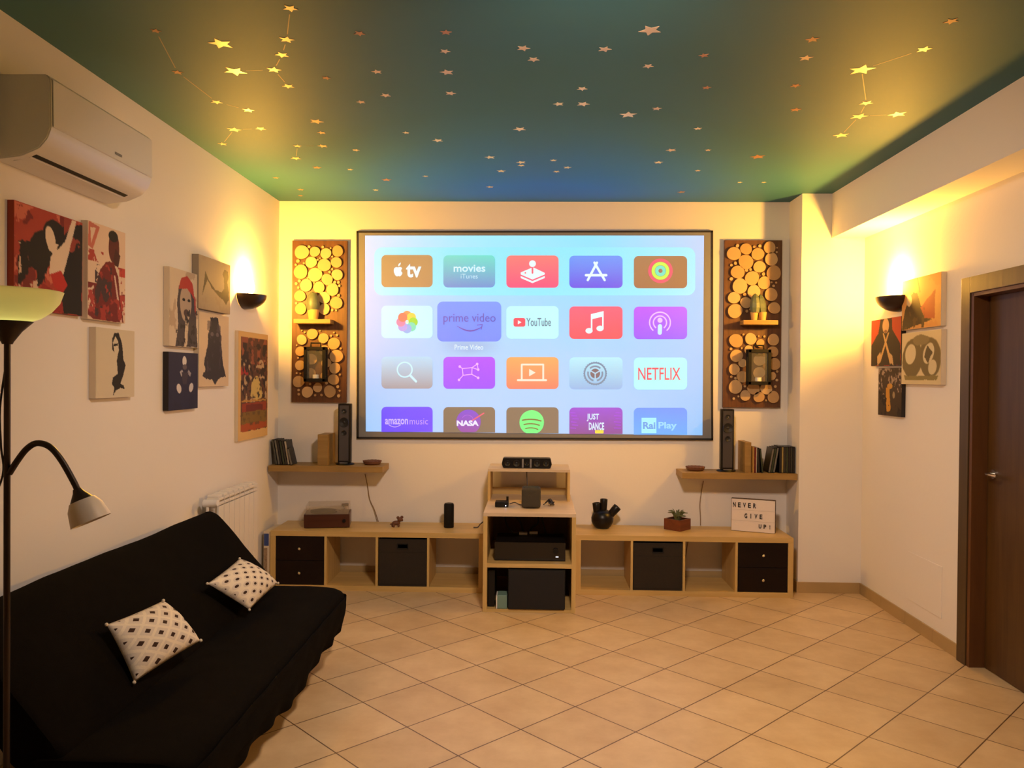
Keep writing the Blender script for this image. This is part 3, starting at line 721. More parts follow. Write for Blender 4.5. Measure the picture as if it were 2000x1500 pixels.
# lanterns hung on the panels
def lantern(label, px, dy=0.13):
    yf = D-0.135
    a, b = AT(px[0], px[2], y=yf), AT(px[1], px[3], y=yf)
    w_, h_ = b.x-a.x, a.z-b.z; dpt = 0.07
    t = thing('lantern', label, 'lantern', ((a.x+b.x)/2, yf+dpt/2, b.z), group=None)
    hw = w_/2; hd = dpt/2; e = 0.023
    mb = MB()
    for sx in (-1, 1):
        for sy in (-1, 1): mb.box(sx*hw, sx*(hw-e), sy*hd, sy*(hd-e), 0, h_, 0.002)
    mb.box(-hw, hw, -hd, hd, 0, e*1.1, 0.003).box(-hw, hw, -hd, hd, h_-e*1.1, h_, 0.003)
    mb.build('lantern_frame', M['blackmatt'], t)
    mb = MB().box(-hw+e, hw-e, -hd+.006, -hd+.009, e, h_-e).box(-hw+.006, -hw+.009, -hd+e, hd-e, e, h_-e).box(hw-.009, hw-.006, -hd+e, hd-e, e, h_-e)
    mb.build('glass_pane', M['glass'], t)
    MB().tube([(-hw*.45, 0, h_), (-hw*.45, 0, h_+.028), (hw*.45, 0, h_+.028), (hw*.45, 0, h_)], 0.0062, smooth=False).build('handle', M['blackmatt'], t, True)
    MB().cyl((0, 0, e*1.1), (0, 0, e*1.1+.028), 0.022).build('candle', M['candle'], t, True)
    # bracket reaching back to the board
    MB().box(-0.008, 0.008, hd, hd+0.0165, h_-0.035, h_-0.015).build('hook', M['blackmatt'], t)
lantern('black lantern with handle and glass on the left log slice panel', (593, 635, 677, 746))
lantern('black lantern with handle and glass on the right log slice panel', (1462, 1506, 682, 752))

# ================================================================== CANVAS PRINTS
class Paint:
    def __init__(s, w, h, bg, n=110):
        s.nx = n; s.ny = max(8, int(n*h/w)); s.w, s.h = w, h
        s.X, s.Y = np.meshgrid(np.linspace(0, 1, s.nx), np.linspace(0, 1, s.ny))   # Y down
        s.img = np.ones((s.ny, s.nx, 3))*np.array(bg, float)
    def noise(s, k, seed=0, octs=4):
        r = np.random.RandomState(seed); out = np.zeros_like(s.X); amp = 1; tot = 0
        for o in range(octs):
            gx, gy = k*2**o+2, int(k*2**o*s.h/s.w)+2; g = r.rand(gy+1, gx+1)
            fx, fy = s.X*(gx-1), s.Y*(gy-1); i, j = fx.astype(int), fy.astype(int); a, b = fx-i, fy-j; i = np.minimum(i, gx-1); j = np.minimum(j, gy-1)
            out += amp*((g[j, i]*(1-a)+g[j, i+1]*a)*(1-b)+(g[j+1, i]*(1-a)+g[j+1, i+1]*a)*b); tot += amp; amp *= .55
        return out/tot
    def mix(s, mask, c): 
        m_ = np.clip(mask, 0, 1)[..., None]; s.img = s.img*(1-m_)+np.array(c, float)*m_; return s
    def ell(s, cx, cy, rx, ry, c, rot=0, rough=0.0, seed=1, a=1.0):
        x, y = s.X-cx, (s.Y-cy); ca, sa = math.cos(rot), math.sin(rot)
        x2, y2 = x*ca+y*sa, -x*sa+y*ca; d = np.sqrt((x2/rx)**2+(y2/ry)**2)
        if rough: d = d+rough*(s.noise(9, seed)-.5)*2
        return s.mix(a*np.clip((1-d)/0.06+.5, 0, 1), c)
    def poly(s, pts, c, rough=0.0, seed=1, a=1.0):
        X, Y = s.X.copy(), s.Y.copy()
        if rough: X = X+rough*(s.noise(10, seed)-.5)*2; Y = Y+rough*(s.noise(10, seed+50)-.5)*2
        inside = np.zeros(X.shape, bool); n = len(pts)
        for i in range(n):
            x0, y0 = pts[i]; x1, y1 = pts[(i+1) % n]
            cnd = ((y0 > Y) != (y1 > Y)) & (X < (x1-x0)*(Y-y0)/(y1-y0+1e-9)+x0); inside ^= cnd
        return s.mix(a*inside.astype(float), c)
    def blot(s, k, thr, c, seed, box=(0, 0, 1, 1), a=1.0):
        n = s.noise(k, seed); m_ = np.clip((n-thr)/0.03, 0, 1)
        m_ *= ((s.X > box[0]) & (s.X < box[2]) & (s.Y > box[1]) & (s.Y < box[3])); return s.mix(a*m_, c)
def canvas_print(name, label, wall, y0, y1, z0, z1, p, edge='canvas', depth=0.035, group=None):
    """canvas on the left (wall=-1) or right (wall=1) wall; image u runs left to right as seen from the room"""
    X0 = XL if wall < 0 else XR; sgn = 1 if wall < 0 else -1
    yc = (y0+y1)/2
    t = thing('canvas_print', label, 'canvas print', (X0, yc, z0), group=group)
    a, b = sorted((0.0005*sgn, depth*sgn))
    mb = MB().box(a, b, y0-yc, y1-yc, 0, z1-z0, 0.002); mb.build('stretcher', M[edge], t)
    ys = np.linspace(y0-yc+.001, y1-yc-.001, p.nx) if wall < 0 else np.linspace(y1-yc-.001, y0-yc+.001, p.nx)
    V = []; C = []
    for j in range(p.ny):
        z = (z1-z0-.001)-(z1-z0-.002)*j/(p.ny-1)
        for i in range(p.nx): V.append(((depth+.0006)*sgn, ys[i], z)); C.append((*lin(p.img[j, i]), 1))
    Fc = [(j*p.nx+i, (j+1)*p.nx+i, (j+1)*p.nx+i+1, j*p.nx+i+1) for j in range(p.ny-1) for i in range(p.nx-1)]
    me = bpy.data.meshes.new('printed_face'); me.from_pydata(V, [], Fc); me.materials.append(M['print'])
    at = me.color_attributes.new('Col', 'FLOAT_COLOR', 'POINT'); at.data.foreach_set('color', np.array(C, dtype=np.float32).ravel())
    o = bpy.data.objects.new('printed_face', me); COL.objects.link(o); o.parent = t
    return t
GL = 'canvas prints on the left wall'; GR_ = 'canvas prints on the right wall'
BK, CR, RD = (28,22,18), (226,204,180), (176,52,38)
# 1 red dance picture
p = Paint(.44, .37, (170,62,44)); p.blot(5, .52, (120,36,28), 3).blot(9, .60, (206,110,86), 4).blot(7, .55, BK, 6, (.05, .35, .45, .85)).blot(12, .62, (214,182,156), 7, (.06, .38, .42, 1))
p.ell(.36, .42, .16, .2, BK, .3, .25, 3).ell(.56, .24, .18, .17, BK, .2, .12, 5).poly([(.68,.1),(1,.02),(1,1),(.62,1),(.66,.6),(.72,.4)], BK, .02, 8)
p.blot(10, .58, (150,60,45), 11, (.7, 0, 1, .35))
p.ell(.5, .27, .07, .13, CR, -.3).poly([(.42,.2),(.47,.18),(.53,.3),(.62,.3),(.56,.42),(.47,.38)], CR).poly([(.90,0),(.83,0),(.72,.25),(.5,.45),(.48,.62),(.66,.68),(.76,.42)], CR, .01, 2)
p.poly([(.5,.62),(.66,.56),(.76,.7),(.68,.8),(.55,.74)], (186,46,36)).poly([(.38,.72),(.66,.8),(.7,1),(.3,1)], (150,40,34), .02, 4).blot(8, .55, (96,50,70), 9, (.1, .82, .6, 1))
canvas_print('a', 'large red and black canvas print of a figure with raised arm under the air conditioner', -1, 2.80, 3.232, 1.735, 2.125, p, 'canvas_red', .025, GL)
# 2 red profile figure
p = Paint(.31, .41, (222,196,172)); p.poly([(.02,.0),(.3,.03),(.12,.28),(.0,.25)], (196,110,92)).poly([(.06,.06),(.2,.05),(.08,.22)], (222,196,172))
p.blot(9, .5, (170,60,48), 2, (0, .28, .4, .4)).poly([(.83,.4),(1,.4),(1,.5),(.83,.5)], (192,62,50)).blot(10, .5, (120,34,34), 5, (0, .62, 1, 1)).blot(8, .52, (170,60,56), 6, (0, .7, 1, 1))
p.ell(.68, .2, .15, .17, (92,34,28), .05, .06, 3).ell(.66, .08, .13, .06, BK).poly([(.72,.2),(.86,.27),(.8,.4),(.64,.38)], (70,28,24)).poly([(.45,.38),(.68,.35),(.8,.5),(.84,.72),(.96,1),(.2,1),(.18,.7),(.3,.48)], (112,26,28), .02, 4)
p.blot(8, .54, (60,40,48), 12, (.18, .42, .62, 1)).poly([(.68,.5),(.72,.5),(.92,1),(.86,1)], (214,180,165)).blot(10, .6, (160,50,44), 15, (.3, .4, .9, 1))
canvas_print('b', 'red and cream canvas print of a standing profile figure beside the large red one', -1, 3.262, 3.566, 1.727, 2.143, p, 'canvas', .03, GL)
# 3 black on white bird-like figure
p = Paint(.33, .31, (208,196,172)); p.poly([(.45,.06),(.56,.05),(.66,.2),(.7,.45),(.76,.52),(.7,.66),(.62,.8),(.7,.82),(.74,.88),(.62,.86),(.5,.9),(.42,.98),(.46,.86),(.4,.8),(.42,.7),(.55,.66),(.52,.45),(.58,.3),(.56,.18),(.48,.1),(.42,.2),(.46,.34),(.40,.3),(.40,.14)], BK, .012, 3)
p.poly([(.43,.22),(.55,.2),(.55,.24),(.44,.25)], BK)
canvas_print('c', 'white canvas print with a slim black long-haired figure, lowest of the near group', -1, 3.325, 3.652, 1.388, 1.697, p, 'canvas', .03, GL)
# 4 portrait with red head scarf (generic)
p = Paint(.36, .42, (206,190,168)); p.blot(5, .6, (180,160,138), 3)
p.poly([(.32,.2),(.7,.16),(.9,.4),(.92,.62),(.98,1),(.2,1),(.3,.7),(.24,.45)], (66,60,66), .03, 4).ell(.55, .42, .2, .24, (176,156,138), 0, .05, 5).poly([(.55,.6),(.66,.6),(.6,1),(.5,1)], (200,184,162), .01, 2)
p.poly([(.3,.26),(.4,.1),(.6,.06),(.78,.14),(.86,.34),(.6,.22),(.44,.24)], (176,54,44), .015, 3).poly([(.84,.3),(.9,.34),(.92,.56),(.86,.5)], (166,60,52)).ell(.48, .38, .05, .02, BK).ell(.66, .38, .05, .02, BK).ell(.57, .55, .09, .05, (80,62,58), 0, .1)
p.blot(12, .6, (44,38,44), 8, (.22, .5, .98, 1))
canvas_print('d', 'grey portrait canvas print with a red head scarf, above the navy one', -1, 4.0, 4.352, 1.642, 2.052, p, 'canvas', .03, GL)
# 5 grey canvas with dark bending figure
p = Paint(.46, .31, (158,142,122)); p.blot(4, .55, (150,132,112), 3, a=.6)
p.poly([(.1,.75),(.2,.28),(.3,.42),(.5,.58),(.72,.6),(.8,.5),(.78,.3),(.74,.24),(.8,.12),(.92,.14),(.94,.26),(.9,.36),(.95,.55),(.96,.7),(.86,.82),(.76,.74),(.6,.68),(.42,.58),(.26,.42)], (62,54,50), .02, 4)
canvas_print('e', 'plain grey canvas print with one dark stretched silhouette, nearest the left wall lamp', -1, 4.335, 4.79, 1.865, 2.168, p, 'canvas_grey', .038, GL)
# 6 shaggy dark shape
p = Paint(.43, .42, (214,190,158)); p.poly([(.36,.04),(.62,.04),(.72,.3),(.78,.6),(.9,.88),(.8,.86),(.66,.9),(.52,.98),(.42,.9),(.22,.9),(.12,.86),(.2,.76),(.16,.7),(.28,.4)], (50,46,52), .04, 5).blot(9, .62, (84,76,84), 6, (.25, .1, .75, .8), .6)
p.ell(.42, .28, .05, .03, (100,92,98)).ell(.6, .28, .05, .03, (100,92,98))
canvas_print('f', 'cream canvas print with a tall shaggy charcoal shape beside the navy print', -1, 4.362, 4.79, 1.425, 1.85, p, 'canvas', .03, GL)
# 7 navy with pale mask and hands
p = Paint(.35, .31, (34,34,66)); p.blot(4, .6, (30,28,58), 3, a=.5).ell(.52, .15, .07, .09, (212,208,206), 0, .08).ell(.53, .25, .07, .05, (92,84,96), 0, .1).poly([(.36,.34),(.44,.3),(.5,.36),(.42,.42)], (170,166,172)).poly([(.66,.3),(.76,.36),(.72,.42),(.62,.36)], (150,146,158))
p.poly([(.42,.34),(.66,.34),(.6,.56),(.48,.56)], (58,50,70), .02, 3).ell(.34, .63, .09, .07, (204,198,200), .9, .1).ell(.76, .62, .09, .07, (204,198,200), -.9, .1)
canvas_print('g', 'navy canvas print with a white mask and two pale hands', -1, 3.997, 4.35, 1.306, 1.612, p, 'canvas_dark', .03, GL)
# 8 collage poster
p = Paint(.55, .71, (218,178,112), 120)
tz = lambda x0, y0, x1, y1, c, sd, r=.015: p.poly([(x0,y0),(x1,y0),(x1,y1),(x0,y1)], c, r, sd)
tz(.08, .05, .98, .92, (96,62,44), 3).blot(8, .5, (150,84,56), 4, (.1, .05, .95, .3)).blot(12, .52, (52,38,34), 5, (.08, .1, .96, .62)).blot(14, .58, (190,160,120), 6, (.1, .25, .96, .66)).blot(10, .62, (170,48,44), 7, (.08, .2, .4, .4))
p.poly([(.38,.58),(.46,.44),(.62,.4),(.76,.5),(.8,.6),(.6,.64)], (204,178,104), .03, 9).blot(14, .55, (70,60,44), 10, (.34, .42, .84, .62))
tz(.1, .635, .94, .65, (190,140,60), 11).poly([(.12,.66),(.95,.66),(.95,.74),(.12,.74)], (150,62,36), .01, 12); tz(.25, .68, .82, .76, (112,44,34), 13); tz(.1, .74, .95, .86, (128,98,40), 14); tz(.08, .85, .96, .92, (168,78,34), 15)
p.blot(16, .55, (90,70,40), 18, (.1, .75, .95, .87), .6)

canvas_print('h', 'tall brown film style collage poster beneath the left wall lamp', -1, 4.97, 5.525, 1.066, 1.778, p, 'canvas', .022, GL)
# right wall
p = Paint(.47, .3, (206,150,80)); p.blot(4, .55, (196,136,70), 3, a=.6).poly([(.1,.55),(.3,.25),(.42,.3),(.5,.55),(.8,.85),(.1,1),(.0,1)], (70,54,24), .03, 4).poly([(.5,.6),(.86,.3),(.86,.85),(.6,.82)], (170,84,44), .02, 5).ell(.2, .42, .07, .12, (196,176,140)).poly([(.4,0),(.42,0),(.5,.3),(.47,.3)], (150,110,60)).blot(8, .58, (92,70,30), 6, (0, .6, .6, 1))
canvas_print('i', 'orange and olive canvas print right beside the right wall lamp', 1, 4.455, 4.924, 1.802, 2.105, p, 'canvas', .03, GR_)
p = Paint(.44, .3, (190,66,34)); p.poly([(.32,0),(.7,0),(.72,.25),(.98,.55),(1,1),(0,1),(0,.55),(.25,.3)], (40,28,20), .015, 3).ell(.5, .15, .11, .16, (206,166,116)).poly([(.4,.3),(.44,.3),(.72,.92),(.66,.98)], (200,160,100)).poly([(.58,.3),(.62,.3),(.34,.92),(.24,.98)], (200,160,100)).poly([(.22,.8),(.34,.7),(.36,.86),(.24,1)], (196,160,112), .02, 5).poly([(.62,.72),(.74,.8),(.78,1),(.66,.92)], (196,160,112), .02, 6).ell(.5, .27, .05, .03, (130,90,60))
canvas_print('j', 'red canvas print of a dark robed figure with crossed arms under the right wall lamp', 1, 4.93, 5.36, 1.588, 1.893, p, 'canvas_dark', .03, GR_)
p = Paint(.47, .31, (206,190,150)); p.ell(.28, .5, .26, .38, (112,98,62), .1, .08, 3).ell(.24, .42, .14, .2, (206,192,156), .2, .06, 4).ell(.74, .5, .26, .38, (112,98,62), -.1, .08, 5).ell(.7, .42, .13, .2, (206,192,156), .3, .06, 6).poly([(.66,.25),(.8,.4),(.7,.6),(.6,.5)], (92,80,50), .03, 7).ell(.5, .16, .2, .1, (132,118,80), 0, .2, 8).ell(.8, .68, .1, .14, (204,190,152), .2).poly([(.06,.84),(.94,.84),(.9,.92),(.1,.92)], (134,120,70), .03, 9)
canvas_print('k', 'olive and cream canvas print of two swirling heads, right of the red one', 1, 4.447, 4.918, 1.472, 1.783, p, 'canvas', .03, GR_)
p = Paint(.37, .31, (58,44,30)); p.blot(9, .5, (156,136,120), 3, (0, 0, 1, .5)).blot(12, .5, (60,46,38), 4, (0, .1, 1, .5)).poly([(.36,.42),(.5,.4),(.5,.6),(.56,.9),(.4,.92),(.34,.7)], (196,140,44), .03, 5).ell(.24, .6, .05, .07, (150,130,100)).ell(.68, .56, .05, .07, (150,130,100)).ell(.5, .38, .12, .06, (190,140,60), 0, .2).blot(8, .6, (30,22,18), 8, (0, .5, 1, 1))
canvas_print('l', 'dark canvas print with a yellow streak, lowest on the right wall', 1, 4.924, 5.254, 1.267, 1.573, p, 'canvas_dark', .025, GR_)

# ================================================================== WALL LAMPS
def sconce(label, wall, yc):
    s = 1 if wall < 0 else -1; X0 = XL if wall < 0 else XR
    t = thing('wall_lamp', label, 'wall lamp', (X0, yc, 1.925), group='matching wall lamps')
    r = 0.140
    prof = []
    for i in range(13):
        a = PI/2*i/12; prof.append((max(r*math.sin(a), 1e-7) if i else 0, 0.095*(1-math.cos(a))))
    inner = [(max(p_[0]-.004, 0), p_[1]+.004) for p_ in prof[::-1]]; inner[0] = (r-.004, prof[-1][1])
    a0, a1 = (-PI/2, PI/2) if s > 0 else (PI/2, 3*PI/2)
    o = MB().lathe(prof+inner, n=32, a0=a0, a1=a1).build('bowl', M['bronze'], t, True)
    o.location = (0.001*s, 0, 0)
    pl = MB().box(0, .008*s, -.05, .05, .005, .10, .001); pl.build('back_plate', M['bronze'], t)
    MB().cyl((.043*s, 0, .045), (.043*s, 0, .105), .012).build('lamp_holder', M['white'], t, True)
    b = MB(); b.lathe([(0, 0), (.012, .002), (.022, .025), (.023, .045), (.016, .080), (.006, .112), (0, .118)], (.043*s, 0, .105), 20)
    b.build('bulb', M['bulb'], t, True).visible_shadow = True
    MB().box(.008*s, .036*s, -.006, .006, .055, .067).build('bracket', M['bronze'], t)
sconce('lit dark bronze half bowl wall lamp on the left wall', -1, 5.13)
sconce('lit dark bronze half bowl wall lamp on the right wall', 1, 5.02)

# ================================================================== AIR CONDITIONER
t = thing('air_conditioner', 'white wall mounted air conditioner high on the left wall', 'air conditioner', (XL, 3.09, 2.25))
def acprof(o=0):
    return [(0.001, 0.0), (.10, .012), (.165, .040), (.195, .075), (.208, .11), (.205, .285), (.19, .30), (.001, .30)]
mb = MB().prism([(p_[0], p_[1]) for p_ in acprof()], -.365, .365, 'xz', bev=.004)
mb.build('housing', M['ac'], t, True)
MB().prism([(.2085, .115), (.2125, .118), (.210, .282), (.206, .286)], -.355, .36, 'xz', bev=.001).build('front_panel', M['ac'], t)
def on_bottom(x):   # height of the underside at depth x
    P = acprof()[:5]
    for (a, za), (b, zb) in zip(P, P[1:]):
        if a <= x <= b: return za+(zb-za)*(x-a)/(b-a)
mb = MB().prism([(.118, on_bottom(.118)-.0012), (.118, on_bottom(.118)+.004), (.134, on_bottom(.134)+.004), (.134, on_bottom(.134)-.0012)], -.33, .30, 'xz'); mb.build('air_slot', M['slot'], t)
mb = MB().prism([(.05, on_bottom(.05)-.002), (.05, on_bottom(.05)+.002), (.112, on_bottom(.112)+.002), (.112, on_bottom(.112)-.002)], -.33, .30, 'xz', bev=.0008); mb.build('louvre', M['ac'], t)
MB().box(.2135, .2145, .05, .10, .135, .145).build('badge', M['grey'], t)

# ================================================================== RADIATOR
t = thing('radiator', 'white aluminium radiator on the left wall behind the sofa end', 'radiator', (XL, 4.78, 0.17))
nsec = 8; pitch = 0.08; y0 = -0.345
for k in range(nsec):
    yy = y0+k*pitch; mb = MB()
    mb.box(.105, .118, yy+.004, yy+.076, .0, .57, .004)                      # front plate
    mb.box(.035, .105, yy+.030, yy+.050, .02, .60, .004)                     # fin
    mb.box(.045, .118, yy+.004, yy+.076, .575, .592, .004).box(.045, .118, yy+.004, yy+.076, .602, .617, .004)
    mb.box(.040, .050, yy+.004, yy+.076, .02, .60, .003)
    mb.box(.045, .112, yy+.012, yy+.068, .617, .632, .006)
    mb.build('radiator_section', M['rad'], t)
MB().cyl((.075, y0, .59), (.075, y0+nsec*pitch, .59), .018).cyl((.075, y0, .05), (.075, y0+nsec*pitch, .05), .018).build('manifold', M['rad'], t, True)
mb = MB().cyl((.075, y0-.005, .59), (.075, y0-.05, .59), .014).cyl((.075, y0-.045, .59), (.12, y0-.05, .59), .012)
mb.build('valve', M['knob'], t, True)
MB().cyl((.055, y0-.05, .595), (.135, y0-.055, .60), .022, .018).build('valve_knob', M['white'], t, True)
MB().tube([(.075, y0-.05, .59), (.075, y0-.055, .54), (.06, y0-.055, .3), (.05, y0-.055, -.165)], .008).build('pipe', M['rad'], t, True)
MB().box(.0, .04, y0+.1, y0+.13, .50, .53).box(.0, .04, y0+.5, y0+.53, .50, .53).build('wall_bracket', M['rad'], t)

# ================================================================== LOW SHELVING UNITS
def low_unit(label, x0, x1, drawer_side):
    y0, y1 = 5.405, 5.79; Ht = 0.412; th = 0.036; dv = 0.016
    org = Vector(((x0+x1)/2, (y0+y1)/2, 0)); hw = (x1-x0)/2; hd = (y1-y0)/2
    t = thing('low_shelving_unit', label, 'shelving unit', org, group='low oak shelving units along the back wall')
    MB().box(-hw, hw, -hd, hd, Ht-th, Ht, .0012).build('top_board', M['oak'], t)
    MB().box(-hw, hw, -hd, hd, 0, th, .0012).build('bottom_board', M['oak'], t)
    MB().box(-hw, -hw+th, -hd, hd, th, Ht-th, .001).build('side_board', M['oak_v'], t)
    MB().box(hw-th, hw, -hd, hd, th, Ht-th, .001).build('side_board', M['oak_v'], t)
    cell = (2*hw-2*th-3*dv)/4; cells = []
    for i in range(4):
        a = -hw+th+i*(cell+dv); cells.append((a, a+cell))
        if i < 3: MB().box(a+cell, a+cell+dv, -hd, hd, th, Ht-th, .0008).build('divider', M['oak_v'], t)
    a, b = cells[drawer_side]; zm = Ht/2
    for z0, z1 in ((th+.003, zm-.0015), (zm+.0015, Ht-th-.003)):
        d = MB().box(a+.003, b-.003, -hd+.002, -hd+.020, z0, z1, .0015).box(a+.008, b-.008, -hd+.02, hd-.02, z0+.004, z1-.02).build('drawer', M['drawer'], t)
        MB().lathe([(0, 0), (.005, 0), (.0045, .010), (.009, .014), (.0095, .020), (.006, .024), (0, .024)], n=16, c=((a+b)/2, -hd+.002, (z0+z1)/2), mat=Matrix.Rotation(PI/2, 4, 'X')).build('knob', M['knob'], d, True)
    return t, org, cells, y0, th, Ht
uL, oL, cL, yU, thU, HU = low_unit('long low oak shelving unit left of the centre cabinet, drawers at its left end', -1.830, -0.342, 0)
uR, oR, cR, *_ = low_unit('long low oak shelving unit right of the centre cabinet, drawers at its right end', 0.291, 1.775, 3)
def storage_box(label, xc):
    w_ = .166; h_ = .325; t = thing('storage_box', label, 'storage box', (xc, yU+.008+.17, thU+.0005), group='dark storage boxes in the low units')
    mb = MB()
    # front with a hand hole
    hx, hz0, hz1 = .034, .262, .290
    mb.box(-w_, -hx, -.17, -.155, 0, h_, .002).box(hx, w_, -.17, -.155, 0, h_, .002).box(-hx-.002, hx+.002, -.1695, -.1555, 0, hz0).box(-hx-.002, hx+.002, -.1695, -.1555, hz1, h_)
    mb.box(-w_, -w_+.01, -.157, .17, 0, h_).box(w_-.01, w_, -.157, .17, 0, h_).box(-w_, w_, .16, .17, 0, h_).box(-w_, w_, -.16, .165, 0, .01)
    mb.build('box_shell', M['box'], t)
    MB().box(-hx-.006, hx+.006, -.1712, -.169, hz0-.006, hz0).box(-hx-.006, hx+.006, -.1712, -.169, hz1, hz1+.006).box(-hx-.006, -hx, -.1712, -.169, hz0, hz1).box(hx, hx+.006, -.1712, -.169, hz0, hz1).build('handle_rim', M['blackmatt'], t)
    for z in (.012, .235): MB().box(-w_+.004, w_-.004, -.1706, -.1698, z, z+.002).build('seam', M['blackmatt'], t)
storage_box('dark fabric storage box with cut-out handle in the left low unit', oL.x+(cL[2][0]+cL[2][1])/2)
storage_box('dark fabric storage box with cut-out handle in the right low unit', oR.x+(cR[1][0]+cR[1][1])/2)

# ================================================================== CENTRE CABINET
cx0, cx1, cy0, cy1 = -0.3195, 0.2685, 4.97, 5.79; cz = .632; ct = .022
org = Vector(((cx0+cx1)/2, cy0, 0)); hw = (cx1-cx0)/2; dp = cy1-cy0
cab = thing('media_cabinet', 'open oak media cabinet standing forward in the centre under the screen', 'cabinet', org)
MB().box(-hw, hw, 0, dp, cz-ct, cz, .001).build('top_board', M['oak_top'], cab)
MB().box(-hw, -hw+.026, 0, dp, 0, cz-ct, .001).build('side_board', M['oak_v'], cab)
MB().box(hw-.026, hw, 0, dp, 0, cz-ct, .001).build('side_board', M['oak_v'], cab)
MB().box(-hw+.026, hw-.026, 0, dp, .285, .311, .001).build('middle_shelf', M['oak'], cab)
MB().box(-hw+.026, hw-.026, 0.004, dp, 0, .02, .001).build('bottom_board', M['oak'], cab)
MB().box(-hw+.0265, hw-.0265, .70, .712, .3115, cz-ct).build('back_panel', wood('cabinet_back_panel', (0.17, 0.075, 0.026), (0.22, 0.10, 0.035), 'Z'), cab)
# riser on top
rx0, rx1 = -.331, .259; ry0, ry1 = 5.46, 5.80; rz0, rz1 = cz, .853
org2 = Vector(((rx0+rx1)/2, ry0, rz0)); hw2 = .286
ris = thing('shelf_riser', 'small open oak riser shelf on the back of the centre cabinet', 'shelf', org2)
MB().box(-hw2, hw2, 0, .335, rz1-rz0-.018, rz1-rz0, .001).build('top_board', M['oak_top'], ris)
MB().box(-hw2, -hw2+.018, 0, .335, 0, rz1-rz0-.018, .001).build('side_board', M['oak_v'], ris)
MB().box(hw2-.018, hw2, 0, .335, 0, rz1-rz0-.018, .001).build('side_board', M['oak_v'], ris)
MB().box(-hw2+.018, hw2-.018, .31, .328, 0, .05, .001).build('rear_rail', M['oak'], ris)
# centre speaker
t = thing('center_speaker', 'black horizontal centre speaker on the riser under the screen', 'speaker', (-.052, 5.55, rz1))
mb = MB().prism([(-.176, .030), (-.168, .068), (-.160, .072), (.160, .072), (.168, .068), (.176, .030), (.166, .003), (.156, 0), (-.156, 0), (-.166, .003)], -.04, .05, 'xz', bev=.002); mb.build('cabinet', M['black'], t)
for x_, r_ in ((-.135, .020), (-.072, .023), (0, .016), (.072, .023), (.135, .020)):
    o = MB().lathe([(0, .004), (r_*.35, .001), (r_*.9, .0075), (r_, .009), (r_*1.1, .003), (r_*1.1, 0), (0, 0)], n=24, mat=Matrix.Rotation(PI/2, 4, 'X')).build('driver', M['cone'], t, True); o.location = (x_, -.041, .036)
MB().box(.022, .034, -.0425, -.0405, .006, .066).box(-.034, -.022, -.0425, -.0405, .006, .066).build('silver_strip', M['grey'], t)
# things on the cabinet top
t = thing('media_player_box', 'small black media player box with white light on the cabinet top', 'media player', (-.212, 5.225, cz))
MB().box(-.045, .045, -.045, .045, .001, .036, .008).build('case', M['black'], t, True)
MB().cyl((.026, -.0448, .012), (.026, -.0466, .012), .0035, n=12).build('status_light', M['led'], t)
MB().cyl((.035, .03, .036), (.035, .03, .062), .008).build('plug', M['black'], t, True)
t = thing('smart_speaker', 'charcoal fabric smart speaker on the centre cabinet top', 'smart speaker', (-.018, 5.205, cz))
mb = MB().box(-.063, .063, -.063, .063, .004, .135, .026, seg=5); mb.build('fabric_body', plain('charcoal_mesh', (.045, .036, .022), .85, noise_amt=.35, noise_scale=400, bump=.4, bump_scale=400), t, True)
MB().cyl((0, 0, 0), (0, 0, .006), .04).build('foot', M['black'], t)
MB().box(-.048, .048, -.048, .048, .134, .1365, .001).build('top_plate', M['black'], t)
mb = MB()
for k in range(7):
    a = k*.9; mb.tube([(.065+.012*k, 5.27+.02*math.sin(a), cz+.008+.01*(k % 4)), (.11, 5.30+.015*math.cos(a), cz+.030+.012*math.sin(a*2)), (.135-.006*k, 5.26, cz+.010+.006*k), (.10, 5.24+.01*k, cz+.02)], .0035, 6, 5)
tag(mb.build('cable_coil', M['cable'], None, True), 'tangle of black cable right of the smart speaker', 'cable')
mb = MB().tube([(-.052, 5.60, rz1-.02), (-.050, 5.45, .80), (-.040, 5.34, .72), (-.028, 5.30, .66), (-.024, 5.28, cz+.005)], .0035, 8)
tag(mb.build('speaker_cable', M['cable'], None, True), 'thin dark cable hanging from the riser to behind the smart speaker', 'cable')
mb = MB().tube([(-.16, 5.26, cz+.012), (-.13, 5.30, cz+.015), (-.10, 5.28, cz+.006), (-.08, 5.26, cz+.006)], .0035, 8)
tag(mb.build('speaker_cable', M['cable'], None, True), 'short black cable lying between media player and smart speaker', 'cable')
# receiver on middle shelf
t = thing('av_receiver', 'wide black receiver on the middle shelf of the centre cabinet', 'receiver', (-.022, 5.20, .311))
MB().box(-.225, .225, -.15, .15, .008, .12, .004).build('case', M['black'], t)
MB().box(-.228, .228, -.157, -.1505, .006, .122, .002).build('front_panel', plain('gloss_black', (.006, .004, .004), .12), t)
for sx in (-1, 1): MB().cyl((sx*.19, -.12, 0), (sx*.19, -.12, .009), .012).build('foot', M['black'], t)
MB().cyl((.165, -.1572, .07), (.165, -.170, .07), .018).build('volume_knob', M['black'], t, True)
MB().box(.166, .182, -.1592, -.1575, .029, .0325).build('display', M['led'], t)
for (xx, yy, lab) in ((-.07, 5.30, 'left'), (.0, 5.33, 'right')):
    tag(MB().box(xx-.028, xx+.028, yy-.02, yy+.02, .4315, .446, .004).build('cable_plug', M['white']), f'pale plug lying on the receiver, {lab} one of two', 'plug')
